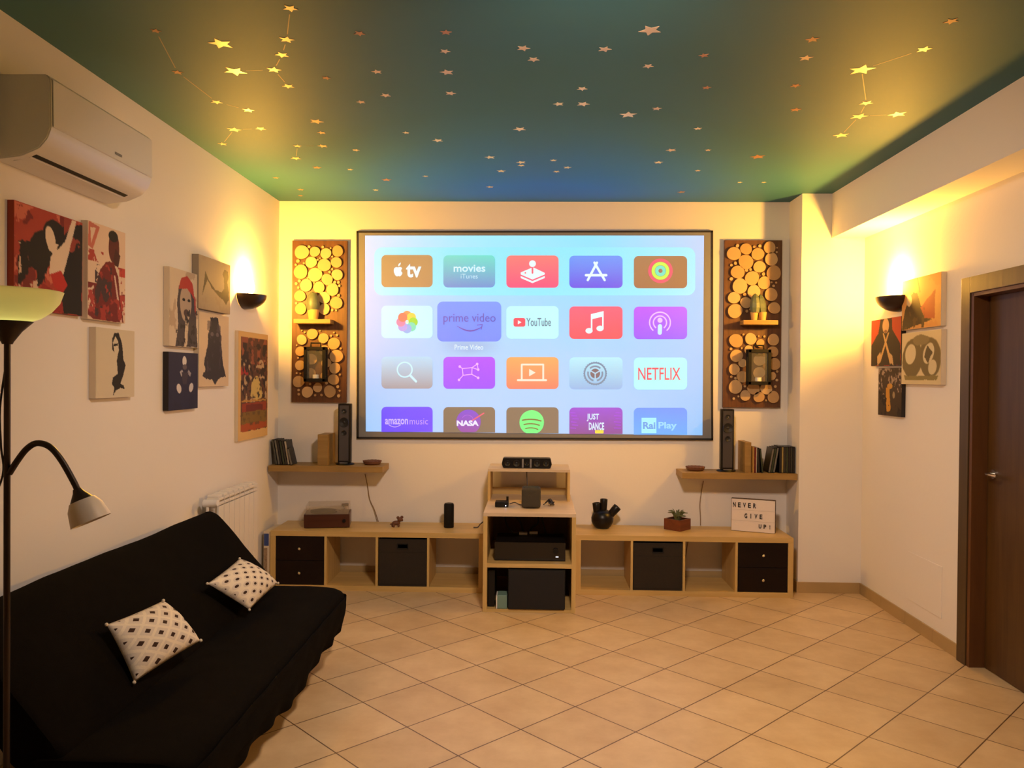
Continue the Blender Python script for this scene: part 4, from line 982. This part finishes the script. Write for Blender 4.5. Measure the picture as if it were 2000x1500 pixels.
for pts, lb in (([(-.20, 5.45, .608), (-.19, 5.36, .5), (-.14, 5.30, .445), (-.10, 5.31, .440)], 'leftmost black cable hanging behind the receiver'),
            ([(-.16, 5.45, .608), (-.13, 5.38, .55), (-.09, 5.36, .5), (-.06, 5.40, .40)], 'second black cable from the left hanging behind the receiver'),
            ([(.02, 5.45, .608), (.03, 5.40, .5), (-.02, 5.39, .45), (-.03, 5.40, .38)], 'third black cable from the left hanging behind the receiver'),
            ([(.07, 5.45, .608), (.06, 5.42, .52), (.08, 5.40, .44), (.10, 5.41, .36)], 'rightmost black cable hanging behind the receiver')):
    tag(MB().tube(pts, .006, 8).build('receiver_cable', M['cable'], None, True), lb, 'cable')
# subwoofer and small case at the bottom
t = thing('subwoofer', 'large black subwoofer box in the bottom of the centre cabinet', 'subwoofer', (.022, 5.135, .0205))
MB().box(-.181, .181, -.165, .17, .006, .255, .005).build('cabinet', M['blackmatt'], t)
MB().box(-.177, .177, -.174, -.1655, .004, .250, .004).build('grille', plain('sub_grille', (.006, .004, .004), .8), t)
for sx in (-1, 1): MB().box(sx*.14, sx*.16, -.14, -.12, 0, .007).build('foot', M['black'], t)
t = thing('small_case', 'small teal case with white edge beside the subwoofer', 'case', (-.198, 5.02, .0205))
MB().box(-.030, .034, -.045, .06, 0, .088, .010, seg=4).build('shell', plain('teal_plastic', (.15, .25, .21), .5), t, True)
MB().box(-.036, -.029, -.046, .06, .001, .085, .003).build('white_edge', M['white'], t, True)
t = thing('game_console', 'slim black upright box at the left of the cabinet bottom', 'console', (-.268, 5.15, .0205))
MB().box(-.022, .022, -.13, .13, 0, .235, .004).build('case', M['black'], t)

# ================================================================== THINGS ON THE LOW UNITS
Z0 = HU
# record player
a, b = AT(593, 1033, z=Z0), AT(683, 1030.5, z=Z0)
ang = math.atan2(b.y-a.y, b.x-a.x)*.8; wd = .318; c = (a+b)/2
t = thing('record_player', 'dark wood record player with smoked lid on the left low unit', 'record player', (c.x, c.y, Z0), ang)
MB().box(-wd/2, wd/2, 0, .22, .004, .098, .004).build('body', M['turntable'], t)
mb = MB().box(-wd/2+.012, wd/2-.008, .004, .215, .158, .161, .001).box(-wd/2+.012, wd/2-.008, .004, .007, .098, .158).box(-wd/2+.012, -wd/2+.015, .006, .213, .098, .158).box(wd/2-.011, wd/2-.008, .006, .213, .098, .158).box(-wd/2+.012, wd/2-.008, .212, .215, .098, .158)
mb.build('lid', M['acrylic'], t)
MB().cyl((-.03, .11, .099), (-.03, .11, .108), .095).build('platter', M['blackmatt'], t, True)
MB().tube([(.115, .17, .125), (.115, .14, .127), (.10, .07, .122), (.055, .045, .117)], .004).cyl((.115, .17, .098), (.115, .17, .130), .014).build('tonearm', M['chrome'], t, True)
MB().box(.09, .14, .175, .20, .125, .145, .002).build('hinge_block', M['turntable'], t)
for x_, y_ in ((-.13, .03), (.13, .03), (-.13, .19), (.13, .19)): MB().cyl((x_, y_, 0), (x_, y_, .006), .012).build('foot', M['black'], t)
MB().cyl((.12, -.001, .05), (.12, -.010, .05), .012).build('volume_knob', M['black'], t, True)
# small figurine
c = AT(775, 1029, z=Z0)
t = thing('figurine', 'small knobbly dark brown animal figurine on the left low unit', 'figurine', (c.x, c.y, Z0), .3)
MB().ball((-.005, 0, .028), (.030, .018, .017)).ball((-.024, -.008, .012), (.010, .008, .013)).ball((.012, -.008, .010), (.009, .008, .011)).ball((-.030, .006, .012), (.008, .007, .013)).build('body', M['terracotta'], t, True)
MB().ball((.022, -.002, .052), (.019, .016, .016)).ball((.036, -.006, .048), .009).build('head', M['terracotta'], t, True)
for s_ in ((.008, .066), (.036, .068)): MB().ball((s_[0], 0, s_[1]), (.011, .006, .011)).build('ear', M['terracotta'], t, True)
MB().ball((-.038, 0, .022), (.012, .006, .006)).build('tail', M['terracotta'], t, True)
# cylindrical speaker
c = AT(876, 1031, z=Z0)
t = thing('smart_speaker', 'black cylindrical smart speaker on the left low unit near the cabinet', 'smart speaker', (c.x, c.y+.02, Z0))
MB().lathe([(0, 0), (.033, 0), (.036, .004), (.036, .162), (.033, .170), (0, .171)], n=40).build('body', M['blackmatt'], t, True)
MB().lathe([(0, .1712), (.030, .1712), (.031, .174), (.026, .175), (0, .1735)], n=40).build('light_ring', M['black'], t, True)
tag(MB().tube([(-.43, 5.60, Z0+.004), (-.40, 5.60, Z0+.006), (-.385, 5.62, Z0+.022), (-.365, 5.65, Z0+.035), (-.352, 5.66, Z0+.04)], .004, 8).build('short_cable', M['cable'], None, True), 'short bent black cable end beside the centre cabinet, left side', 'cable')
# black vase with spouts
c = AT(1177, 1033, z=Z0)
t = thing('vase', 'black round vase with three stubby spouts on the right low unit', 'vase', (c.x, c.y+.03, Z0), 0)
prof = [(0, 0), (.040, 0), (.062, .016), (.078, .048), (.080, .075), (.070, .106), (.048, .126), (.030, .134), (0, .136)]
MB().lathe(prof, n=40).build('body', M['black'], t, True)
for (p0, p1, r_) in (((-.038, 0, .105), (-.044, 0, .182), .028), ((.006, 0, .12), (.010, 0, .210), .026), ((.055, -.005, .095), (.108, -.01, .158), .029)):
    d = Vector(p1)-Vector(p0); L_ = d.length
    MB().lathe([(0, 0), (r_*.9, 0), (r_, L_*.5), (r_*1.04, L_*.97), (r_*.98, L_), (r_*.78, L_), (r_*.75, L_*.7), (0, L_*.7)], c=p0, n=28, mat=d.to_track_quat('Z', 'Y').to_matrix().to_4x4()).build('spout', M['black'], t, True)
# planter
c = AT(1326, 1037, z=Z0)
t = thing('planter_box', 'square mahogany planter box with a dry succulent on the right low unit', 'potted plant', (c.x, c.y+.065, Z0), PI/4+.03)
s_ = .068; mb = MB()
for bx in ((-s_, s_, -s_, -s_+.008), (-s_, s_, s_-.008, s_), (-s_, -s_+.008, -s_+.008, s_-.008), (s_-.008, s_, -s_+.008, s_-.008)): mb.box(*bx, 0, .078, .001)
mb.box(-s_+.008, s_-.008, -s_+.008, s_-.008, 0, .008); mb.build('box', M['potwood'], t)
MB().box(-s_+.008, s_-.008, -s_+.008, s_-.008, .008, .066).build('soil', plain('dry_soil', (.045, .028, .015), .95, bump=.5, bump_scale=120), t)
mb = MB(); random.seed(3)
for k in range(16):
    a = k*2.4; rr = .012+.028*random.random(); h_ = .03+.035*random.random(); tx, ty = rr*math.cos(a), rr*math.sin(a)
    p0 = Vector((tx*.3, ty*.3, .066)); p1 = Vector((tx, ty, .066+h_)); p2 = Vector((tx*2.0, ty*2.0, .060+h_*1.15))
    mb.tube([p0, p1, p2], lambda s: .010*(1-s*.75)*(.6+s if s < .4 else 1), 7, 4)
mb.tube([(.0, .0, .08), (-.01, .012, .12), (-.03, .02, .148)], .002, 5).tube([(.0, .0, .08), (.025, -.012, .128), (.045, -.02, .135)], .0025, 5)
mb.build('succulent', M['leaf'], t, True)
# letter light box
a, b = AT(1427.5, 1036, z=Z0), AT(1514, 1043, z=Z0); ang = math.atan2(b.y-a.y, b.x-a.x); wd = (b-a).length
t = thing('letter_box', 'white letter board reading NEVER GIVE UP on the right low unit', 'letter board', ((a.x+b.x)/2, (a.y+b.y)/2, Z0), ang)
hB = .232
MB().box(-wd/2, wd/2, .002, .042, 0, hB, .002).build('case', plain('brown_case', (.10, .06, .035), .5), t)
MB().box(-wd/2+.003, wd/2-.003, -.001, .0025, .003, hB-.003, .001).build('front_sheet', plain('letter_sheet', (.74, .66, .62), .5), t)
mb = MB()
for z_ in (.078, .154): mb.box(-wd/2+.003, wd/2-.003, -.0022, -.0008, z_-.001, z_+.001)
mb.build('rail', plain('clear_rail', (.60, .53, .48), .4), t)
def letters(txt, x0, x1, z0, z1):
    n = len(txt); sp = (x1-x0)/n
    for i, ch in enumerate(txt):
        w_ = sp*.55 if ch not in 'I!' else sp*.14
        V, Fc = fit_text(ch, 0, z0, w_, z1, 0.03)
        me = bpy.data.meshes.new('letter'); cx_ = x0+sp*(i+.5)-w_/2
        me.from_pydata([(cx_+p_[0], -.0030, p_[1]) for p_ in V], [], Fc); me.materials.append(M['black'])
        o = bpy.data.objects.new('letter', me); COL.objects.link(o); o.parent = t
        sm_ = o.modifiers.new('thick', 'SOLIDIFY'); sm_.thickness = .001
W0 = -wd/2
letters('NEVER', W0+.005, W0+.178, .170, .205); letters('GIVE', W0+.085, W0+.222, .096, .130); letters('UP!', W0+.182, W0+.282, .030, .060)

# ================================================================== FLOATING SHELVES
def floating(label, x0, x1, zt, th, ux, uh):
    org = Vector(((x0+x1)/2, D, zt-th)); hw = (x1-x0)/2
    t = thing('wall_shelf', label, 'wall shelf', org, group='oak wall shelves beside the screen')
    MB().box(-hw, hw, -.25, -.001, 0, th, .0015).build('board', M['oak_dark'], t)
    MB().box(ux[0]-org.x, ux[1]-org.x, -.20, -.002, th, th+uh, .0015).build('upright', M['oak_dark'], t)
    return t
zSL, zSR = .845, .829
a = AT(620, 906, y=D-.2); b = AT(640, 906, y=D-.2)
floating('oak wall shelf under the left log slice panel, holding discs and a tall speaker', XL+.012, -1.083, zSL, .042, (a.x, b.x), .222)
a = AT(1455, 915, y=D-.2); b = AT(1467, 915, y=D-.2)
floating('oak wall shelf under the right log slice panel, holding books and a tall speaker', 1.047, XC-.003, zSR, .042, (a.x, b.x), .215)
def tower(label, xc, yc, z, h):
    t = thing('satellite_speaker', label, 'speaker', (xc, yc, z), group='slim tall satellite speakers')
    MB().lathe([(0, 0), (.066, 0), (.070, .004), (.064, .011), (.03, .016), (0, .017)], n=36, mat=Matrix.Diagonal((1, .85, 1, 1))).build('base', M['black'], t, True)
    MB().box(-.030, .030, -.045, -.040, .014, .018).build('chrome_strip', M['chrome'], t)
    w2 = .047
    mb = MB().prism([(-w2, -.03), (-.036, -.04), (.036, -.04), (w2, -.03), (w2-.004, .03), (.03, .042), (-.03, .042), (-w2+.004, .03)], .016, h, 'xy', bev=.003); mb.build('cabinet', M['black'], t)
    MB().box(-.034, .034, -.0425, -.0402, .03, h-.012, .001).build('front_panel', M['speaker'], t)
    for zz, r_ in ((h-.055, .017), (h-.135, .034), (h-.212, .018)):
        o = MB().lathe([(0, .006), (r_*.3, .001), (r_*.85, .006), (r_, .007), (r_*1.06, .002), (r_*1.06, 0), (0, 0)], n=28, mat=Matrix.Rotation(PI/2, 4, 'X')).build('driver', M['cone'], t, True); o.location = (0, -.0426, zz)
        if zz > h-.07: MB().ball((0, -.003, 0), .005).build('tweeter_dome', M['chrome'], o, True)
c = AT(674, 907, y=5.70); tower('tall slim black speaker on the left wall shelf', c.x, 5.70, zSL, .445)
c = AT(1418, 918, y=5.70); tower('tall slim black speaker on the right wall shelf', c.x, 5.70, zSR, .448)
def dish(label, u, v, z):
    c = AT(u, v, z=z); yy = min(c.y, 5.72); x_ = AT(u, v, y=yy).x
    t = thing('round_dish', label, 'dish', (x_, yy, z), group='brown round dishes on the wall shelves')
    MB().lathe([(0, 0), (.052, 0), (.064, .010), (.066, .024), (.060, .030), (.050, .026), (.02, .022), (0, .022)], n=40).build('bowl', M['terracotta'], t, True)
    mb = MB()
    for k in range(14):
        a = k*2*PI/14; mb.ball((.061*math.cos(a), .061*math.sin(a), .026), (.010, .010, .005), 8, 6)
    mb.build('beaded_rim', M['terracotta'], t, True)
dish('brown round dish at the inner end of the left wall shelf', 727, 905, zSL)
dish('brown round dish at the inner end of the right wall shelf', 1358, 916, zSR)

def case_(name, label, cat, x, y, z, thk, hh, dd, mat, lean=0.0, group=None, paper=None, spine=None):
    """upright case or book; its lower left edge sits at x; lean>0 tips its top to the left"""
    t = thing(name, label, cat, (x, y, z), 0, group)
    rot = Matrix.Rotation(-lean, 4, 'Y')
    if lean < 0: rot = Matrix.Translation((thk, 0, 0)) @ Matrix.Rotation(-lean, 4, 'Y') @ Matrix.Translation((-thk, 0, 0))
    if paper:
        MB().box(0, thk*.14, 0, dd, 0, hh, .0005, rot).box(thk*.86, thk, 0, dd, 0, hh, .0005, rot).box(0, thk, 0, .002, 0, hh, .0005, rot).build('cover', mat, t)
        MB().box(thk*.14, thk*.86, .003, dd-.004, .003, hh-.004, 0, rot).build('pages', paper, t)
    else:
        MB().box(0, thk, 0, dd, 0, hh, .0012, rot).build('case', mat, t)
        MB().box(thk*.12, thk*.88, -.0006, .001, .004, hh-.006, 0, rot).build('spine_label', spine or M['grey'], t)
    return t
def cm(i, c): return plain('spine_colour_%s' % i, c, .4, noise_amt=.5, noise_scale=35)
spn = [cm('a', (.035, .030, .020)), cm('b', (.075, .070, .055)), cm('c', (.02, .014, .012)), cm('d', (.14, .13, .11)), cm('e', (.035, .045, .02)), cm('f', (.30, .22, .07)), cm('g', (.20, .02, .012)), cm('h', (.42, .36, .27))]
# left shelf: discs leaning to the left in the corner
names = ['dark disc case with a grey-blue spine, outermost on the left wall shelf', 'grey spined disc case second from the corner on the left wall shelf', 'black disc case third from the corner on the left wall shelf',
         'olive disc case fourth from the corner on the left wall shelf', 'black disc case fifth from the corner on the left wall shelf', 'pale streaked disc case sixth from the corner on the left wall shelf']
xx = -1.868
for k in range(6):
    case_('disc_case', names[k], 'disc case', xx, 5.62, zSL, .0145+.002*(k % 2), .185 if k < 3 else .178, .135, M['black'], .17, 'disc cases on the left wall shelf', spine=spn[[1, 3, 2, 4, 0, 7][k]]); xx += .0178
xx += .009
case_('photo_case', 'short dark picture case leaning last in the row on the left wall shelf', 'case', xx, 5.60, zSL, .016, .125, .11, M['black'], .24, spine=spn[3])
# right shelf books next to the upright
bx = AT(1468, 922, y=5.63).x
for k, (th_, h_, ln, mt_, pg, lb) in enumerate(((.014, .185, .0, plain('ochre_cover', (.40, .21, .045), .6), True, 'ochre book beside the upright of the right wall shelf'),
    (.009, .18, .0, spn[6], True, 'red book between ochre and cream books on the right shelf'), (.007, .178, .0, spn[7], True, 'thin cream book right of the red one on the right shelf'),
    (.013, .178, .03, spn[2], False, 'black disc case right of the cream book on the right shelf'), (.012, .172, .10, spn[4], False, 'dark green disc case leaning left on the right wall shelf'))):
    if k: bx = max(prev[0]+prev[1]/math.cos(prev[2])+.0012, prev[0]+prev[1]/math.cos(prev[2])-h_*math.cos(ln)*math.tan(prev[2])+h_*math.sin(ln)+.0015)
    prev = (bx, th_, ln)
    t = case_('book' if pg else 'disc_case', lb, 'book' if pg else 'disc case', bx+.0006, 5.615, zSR, th_, h_, .135, mt_ if pg else M['black'], ln, 'books and discs right of the speaker', plain('paper_%d' % k, (.62, .52, .36), .9) if pg else None, None if pg else mt_)
# discs against the column
bx = XC-.008; lbs = ['outermost dark disc case against the corner column', 'second dark disc case from the corner column', 'third dark disc case from the corner column', 'fourth disc case from the corner column, olive spine',
       'fifth dark disc case from the corner column', 'disc case with a bright yellow spine on the right wall shelf', 'black disc case left of the yellow spined one']
for k in range(7):
    bx -= .0158
    case_('disc_case', lbs[k], 'disc case', bx, 5.62, zSR, .0148, .188 if k < 5 else .190, .135, M['black'], 0, 'discs against the corner column', spine=spn[[2, 0, 2, 4, 0, 5, 2][k]])
for k in range(3):
    lean_ = .16; bx = (bx-.185*math.sin(lean_)-.0155) if k == 0 else bx-.0162
    case_('disc_case', ['greenish disc case leaning right against the upright ones', 'pale green disc case leaning right, second of three', 'leftmost leaning disc case of the group by the column'][k], 'disc case', bx, 5.62, zSR, .0148, .185-.003*k, .135, M['black'], -lean_, 'discs leaning near the corner column', spine=spn[[3, 4, 3][k]])

# boxes standing between radiator and low unit
t = thing('board_game_box', 'tall blue and white box squeezed between radiator and left low unit', 'box', (-1.862, 5.43, 0))
MB().box(-.024, .024, 0, .26, 0, .40, .001).build('carton', plain('cream_carton', (.66, .56, .42), .6), t)
MB().box(-.022, .012, -.001, .0005, .30, .385).build('blue_label', plain('blue_label_ink', (.03, .06, .22), .5), t)
MB().box(-.022, .002, -.001, .0005, .12, .285).build('printed_label', plain('label_ink', (.30, .20, .12), .6, noise_amt=.9, noise_scale=60), t)
# cables on the wall
mb = MB().tube([(AT(713, 926, y=D-.01)), AT(718, 950, y=D-.01), AT(722, 975, y=D-.01), AT(731, 995, y=D-.02), AT(738, 1016, y=D-.03), AT(739, 1020, y=D-.034)], .0032, 7)
tag(mb.build('speaker_cable', M['tancable'], None, True), 'thin tan cable from the left wall shelf down to the low unit', 'cable')
mb = MB().tube([(AT(1374, 939, y=D-.01)), AT(1370, 960, y=D-.01), AT(1367, 985, y=D-.012), AT(1368, 1010, y=D-.02), AT(1368, 1026, y=D-.03)], .0032, 7)
tag(mb.build('speaker_cable', M['tancable'], None, True), 'thin tan cable from the right wall shelf down to the low unit', 'cable')
mb = MB().tube([(1.175, D-.03, .405), (1.155, D-.016, .36), (1.135, D-.016, .28), (1.120, D-.016, .17), (1.112, D-.02, .09)], .0035, 7)
tag(mb.build('speaker_cable', M['tancable'], None, True), 'thin cable on the wall seen through an open cube of the right low unit', 'cable')

# ================================================================== SOFA
SY0, SY1 = 2.22, 4.11
sofa = thing('sofa_bed', 'black fabric covered sofa bed along the left wall', 'sofa', (-1.35, (SY0+SY1)/2, 0))
def soft(prof, y0, y1, ny, amp, seed, bulge=.0, ends=.05, nper=6):
    """soft slab: closed (x,z) outline swept along y with rounded ends and cloth wrinkles"""
    P = []
    n = len(prof)
    for i in range(n):
        a, b = prof[i], prof[(i+1) % n]
        for k in range(nper): P.append((a[0]+(b[0]-a[0])*k/nper, a[1]+(b[1]-a[1])*k/nper))
    # smooth the corners a little
    for _ in range(3): P = [((P[i-1][0]+2*P[i][0]+P[(i+1) % len(P)][0])/4, (P[i-1][1]+2*P[i][1]+P[(i+1) % len(P)][1])/4) for i in range(len(P))]
    cx_ = sum(p_[0] for p_ in P)/len(P); cz_ = sum(p_[1] for p_ in P)/len(P)
    b = MB(); rings = []
    ts = [0, .004, .012, .025]+[.025+(1-.05)*k/ny for k in range(1, ny)]+[.975, .988, .996, 1]
    for t_ in ts:
        yy = y0+(y1-y0)*t_; e = min(t_, 1-t_)*(y1-y0); s_ = 1.0 if e > ends else 1-.10*(1-math.sqrt(max(0, 1-(1-e/ends)**2)))
        ring = []
        for p_ in P:
            x_, z_ = cx_+(p_[0]-cx_)*s_, cz_+(p_[1]-cz_)*s_
            nn = noise.noise_vector((x_*4+seed, yy*3, z_*4))*amp + noise.noise_vector((x_*14, yy*9+seed, z_*14))*amp*.3
            ring.append(b.bm.verts.new((x_+nn.x, yy+nn.y*.5, z_+nn.z)))
        rings.append(ring)
    m_ = len(P)
    for A, B in zip(rings, rings[1:]):
        for k in range(m_): b.bm.faces.new((A[k], A[(k+1) % m_], B[(k+1) % m_], B[k]))
    b.bm.faces.new(rings[0][::-1]); b.bm.faces.new(rings[-1]); bmesh.ops.recalc_face_normals(b.bm, faces=b.bm.faces)
    return b
def sp(mb, name, mat='sofa', par=sofa, sm=True):
    bmesh.ops.translate(mb.bm, vec=-Vector(sofa.location), verts=mb.bm.verts)
    o = mb.build(name, M[mat], par, sm)
    return o
sp(soft([(-1.50, .20), (-1.47, .385), (-1.35, .385), (-1.2, .382), (-1.05, .382), (-.995, .36), (-.975, .30), (-.985, .20)], SY0, SY1, 60, .007, 2), 'seat')
sp(soft([(-1.34, .37), (-1.44, .50), (-1.56, .645), (-1.665, .765), (-1.705, .785), (-1.745, .76), (-1.66, .60), (-1.52, .35), (-1.42, .30)], SY0+.005, SY1-.01, 60, .006, 8), 'backrest')
# cover skirt hanging at the front and the far end
mb = MB(); rows = 10
path = []
for k in range(121): path.append((-.978, SY0-.02+(SY1-.02-SY0)*k/120, 0))
for k in range(1, 8): a = k*PI/2/8; path.append((-.978-.05*(1-math.cos(a)), SY1-.04+.05*math.sin(a), 0))
for k in range(0, 30): path.append((-1.03-.40*k/29, SY1+.012, 0))
vs = []
arc = 0
for i, p_ in enumerate(path):
    if i: arc += math.hypot(p_[0]-path[i-1][0], p_[1]-path[i-1][1])
    j0, j1 = path[max(i-1, 0)], path[min(i+1, len(path)-1)]; tx, ty = j1[0]-j0[0], j1[1]-j0[1]; L_ = math.hypot(tx, ty); nx_, ny_ = ty/L_, -tx/L_
    col_ = []
    hem = .140+.018*math.sin(arc*4.3)+.010*math.sin(arc*9.1+1)+.012*noise.noise((arc*6, 0, 0))
    for r_ in range(rows+1):
        q = r_/rows; z_ = .345-(.345-hem)*q
        off = (-.010+.020*q)*(math.sin(arc*27+.6*math.sin(arc*5))*.7+.5*noise.noise((arc*8, q*2, 3)))*(.25+q) - .035*q*q
        if i > 126: off += .0
        col_.append(mb.bm.verts.new((p_[0]+nx_*off, p_[1]+ny_*off, z_)))
    vs.append(col_)
for A, B in zip(vs, vs[1:]):
    for r_ in range(rows): mb.bm.faces.new((A[r_], B[r_], B[r_+1], A[r_+1]))
o = sp(mb, 'cover_skirt'); sm_ = o.modifiers.new('thick', 'SOLIDIFY'); sm_.thickness = .003
MB_ = MB().box(-1.47, -1.05, SY0+.05, SY1-.08, .14, .21, .004); sp(MB_, 'base_frame', 'black', sm=False)
for x_ in (-1.16, -1.44):
    for y_ in (SY0+.25, SY1-.40): sp(MB().box(x_-.02, x_+.02, y_-.02, y_+.02, 0, .142), 'leg', 'black', sm=False)
# cushions
def plane_hit(u, v, off=0.0):
    # backrest front plane through (-1.32,.40) and (-1.657,.765), pushed out by off
    n = Vector((.365, 0, .337)).normalized(); p0 = Vector((-1.335, 0, .385))+n*off
    d = RIGHT*((u-1000)/F_PX) + UP*((750-v)/F_PX) + _f
    return EYE+d*((p0-EYE).dot(n)/d.dot(n))
def cushion(label, c4, mat, thick=.065):
    """c4: corners in order around the cushion"""
    ctr = sum((Vector(c) for c in c4), Vector())/4
    base = Vector((ctr.x, ctr.y, min(c.z for c in c4)))
    t = thing('cushion', label, 'cushion', base, group='spotted cushions on the sofa')
    n = (c4[1]-c4[0]).cross(c4[3]-c4[0]).normalized()
    if n.z < 0: n = -n
    K = 28; b = bmesh.new(); uvl = b.loops.layers.uv.new('UVMap'); top = []; bot = []
    for j in range(K+1):
        for i in range(K+1):
            s_, t_ = i/K, j/K; a, c_ = 2*s_-1, 2*t_-1
            pin = .035
            ss = .5+.5*a*(1-pin*(1-c_*c_)); tt = .5+.5*c_*(1-pin*(1-a*a))
            p_ = c4[0]*(1-ss)*(1-tt)+c4[1]*ss*(1-tt)+c4[2]*ss*tt+c4[3]*(1-ss)*tt
            hgt = thick*((1-a*a)**.5)*((1-c_*c_)**.5)
            w_ = .006*noise.noise((s_*5, t_*5, base.y*3))
            top.append(b.verts.new(p_+n*(hgt+w_*hgt/thick)-base))
            edge = i in (0, K) or j in (0, K)
            bot.append(top[-1] if edge else b.verts.new(p_-n*hgt*.42-base))
    for j in range(K):
        for i in range(K):
            idx = [j*(K+1)+i, j*(K+1)+i+1, (j+1)*(K+1)+i+1, (j+1)*(K+1)+i]; uv = [(i/K, j/K), ((i+1)/K, j/K), ((i+1)/K, (j+1)/K), (i/K, (j+1)/K)]
            for L__, rev in ((top, 0), (bot, 1)):
                vv = [L__[q] for q in idx]
                f = b.faces.new(vv[::-1] if rev else vv)
                for lp, q in zip(f.loops, uv[::-1] if rev else uv): lp[uvl].uv = q
    bmesh.ops.recalc_face_normals(b, faces=b.faces)
    me = bpy.data.meshes.new('cushion_cover'); b.to_mesh(me); b.free(); me.materials.append(mat)
    for p_ in me.polygons: p_.use_smooth = True
    o = bpy.data.objects.new('cushion_cover', me); COL.objects.link(o); o.parent = t
    # piping along the seam, small tufts at the corners
    for c_ in c4: MB().ball(tuple(c_-base), .0065, 10, 8).build('corner_tuft', M['cream_cloth'], t, True)
cA = [plane_hit(208, 1220, .055), plane_hit(319, 1173, .065), AT(392, 1251, z=.475), AT(262, 1333, z=.435)]
cushion('cream cushion with brown squares, nearer of the two on the sofa', cA, cushion_mat('square_spotted_cotton', 'square'))
cB = [plane_hit(405, 1140, .06), plane_hit(468, 1091, .06), AT(543, 1139, z=.45), AT(487, 1191, z=.425)]
cushion('cream cushion with brown round dots, farther of the two on the sofa', cB, cushion_mat('dotted_cotton', 'dot'))

# ================================================================== FLOOR LAMP
LX, LY = -1.427, 2.085
t = thing('floor_lamp', 'dark metal floor lamp with glass bowl shade and side reading arm at left edge', 'floor lamp', (LX, LY, 0))
MB().lathe([(0, 0), (.13, 0), (.135, .008), (.12, .02), (.03, .035), (0, .036)], n=40).build('base', M['lamp_metal'], t, True)
MB().cyl((0, 0, .03), (0, 0, 1.585), .0082, n=20).build('pole', M['lamp_metal'], t, True)
MB().lathe([(0, 0), (.0125, 0), (.015, .006), (.035, .035), (.062, .062), (.058, .062), (0, .056)], (0, 0, 1.575), n=36).build('lamp_cup', M['lamp_metal'], t, True)
outer = [(.050, .0), (.078, .010), (.105, .030), (.124, .054), (.134, .084)]
o = MB().lathe(outer+[(p_[0]-.003, p_[1]+.001) for p_ in outer[::-1]], (0, 0, 1.636), n=48).build('bowl_shade', M['shade'], t, True)
arm = [(0.006, 0, 1.225), (.03, 0, 1.262), (.055, 0, 1.293), (.083, 0, 1.308), (.118, 0, 1.298), (.15, 0, 1.262), (.185, 0, 1.202), (.195, 0, 1.180)]
MB().tube(arm, .0085, 12, 8).build('reading_arm', M['lamp_metal'], t, True)
rm = Matrix.Rotation(PI-.42, 4, 'Y')
MB().lathe([(0, 0), (.010, 0), (.014, .010), (.034, .040), (.030, .040), (0, .034)], (.192, 0, 1.186), n=28, mat=rm).build('reading_cup', M['lamp_metal'], t, True)
pr = [(.033, 0), (.044, .020), (.052, .062), (.050, .062), (.042, .020), (.031, .001)]
o = MB().lathe(pr, (.192+.036*math.sin(.42)*1.0, 0, 1.186-.034*math.cos(.42)), n=32, mat=rm).build('reading_shade', plain('frosted_white_shade', (.78, .70, .62), .45), t, True)
MB().tube([(-.004, .0, 1.52), (-.016, -.006, 1.40), (-.010, -.010, 1.30), (-.012, 0, 1.22), (-.05, -.01, 1.10), (-.04, -.01, 1.0), (-.03, -.01, .55), (-.02, .0, .05)], .0028, 7).build('cord', M['cable'], t, True)
MB().box(-.045, -.024, -.018, -.002, 1.03, 1.105, .004).build('switch', M['black'], t)
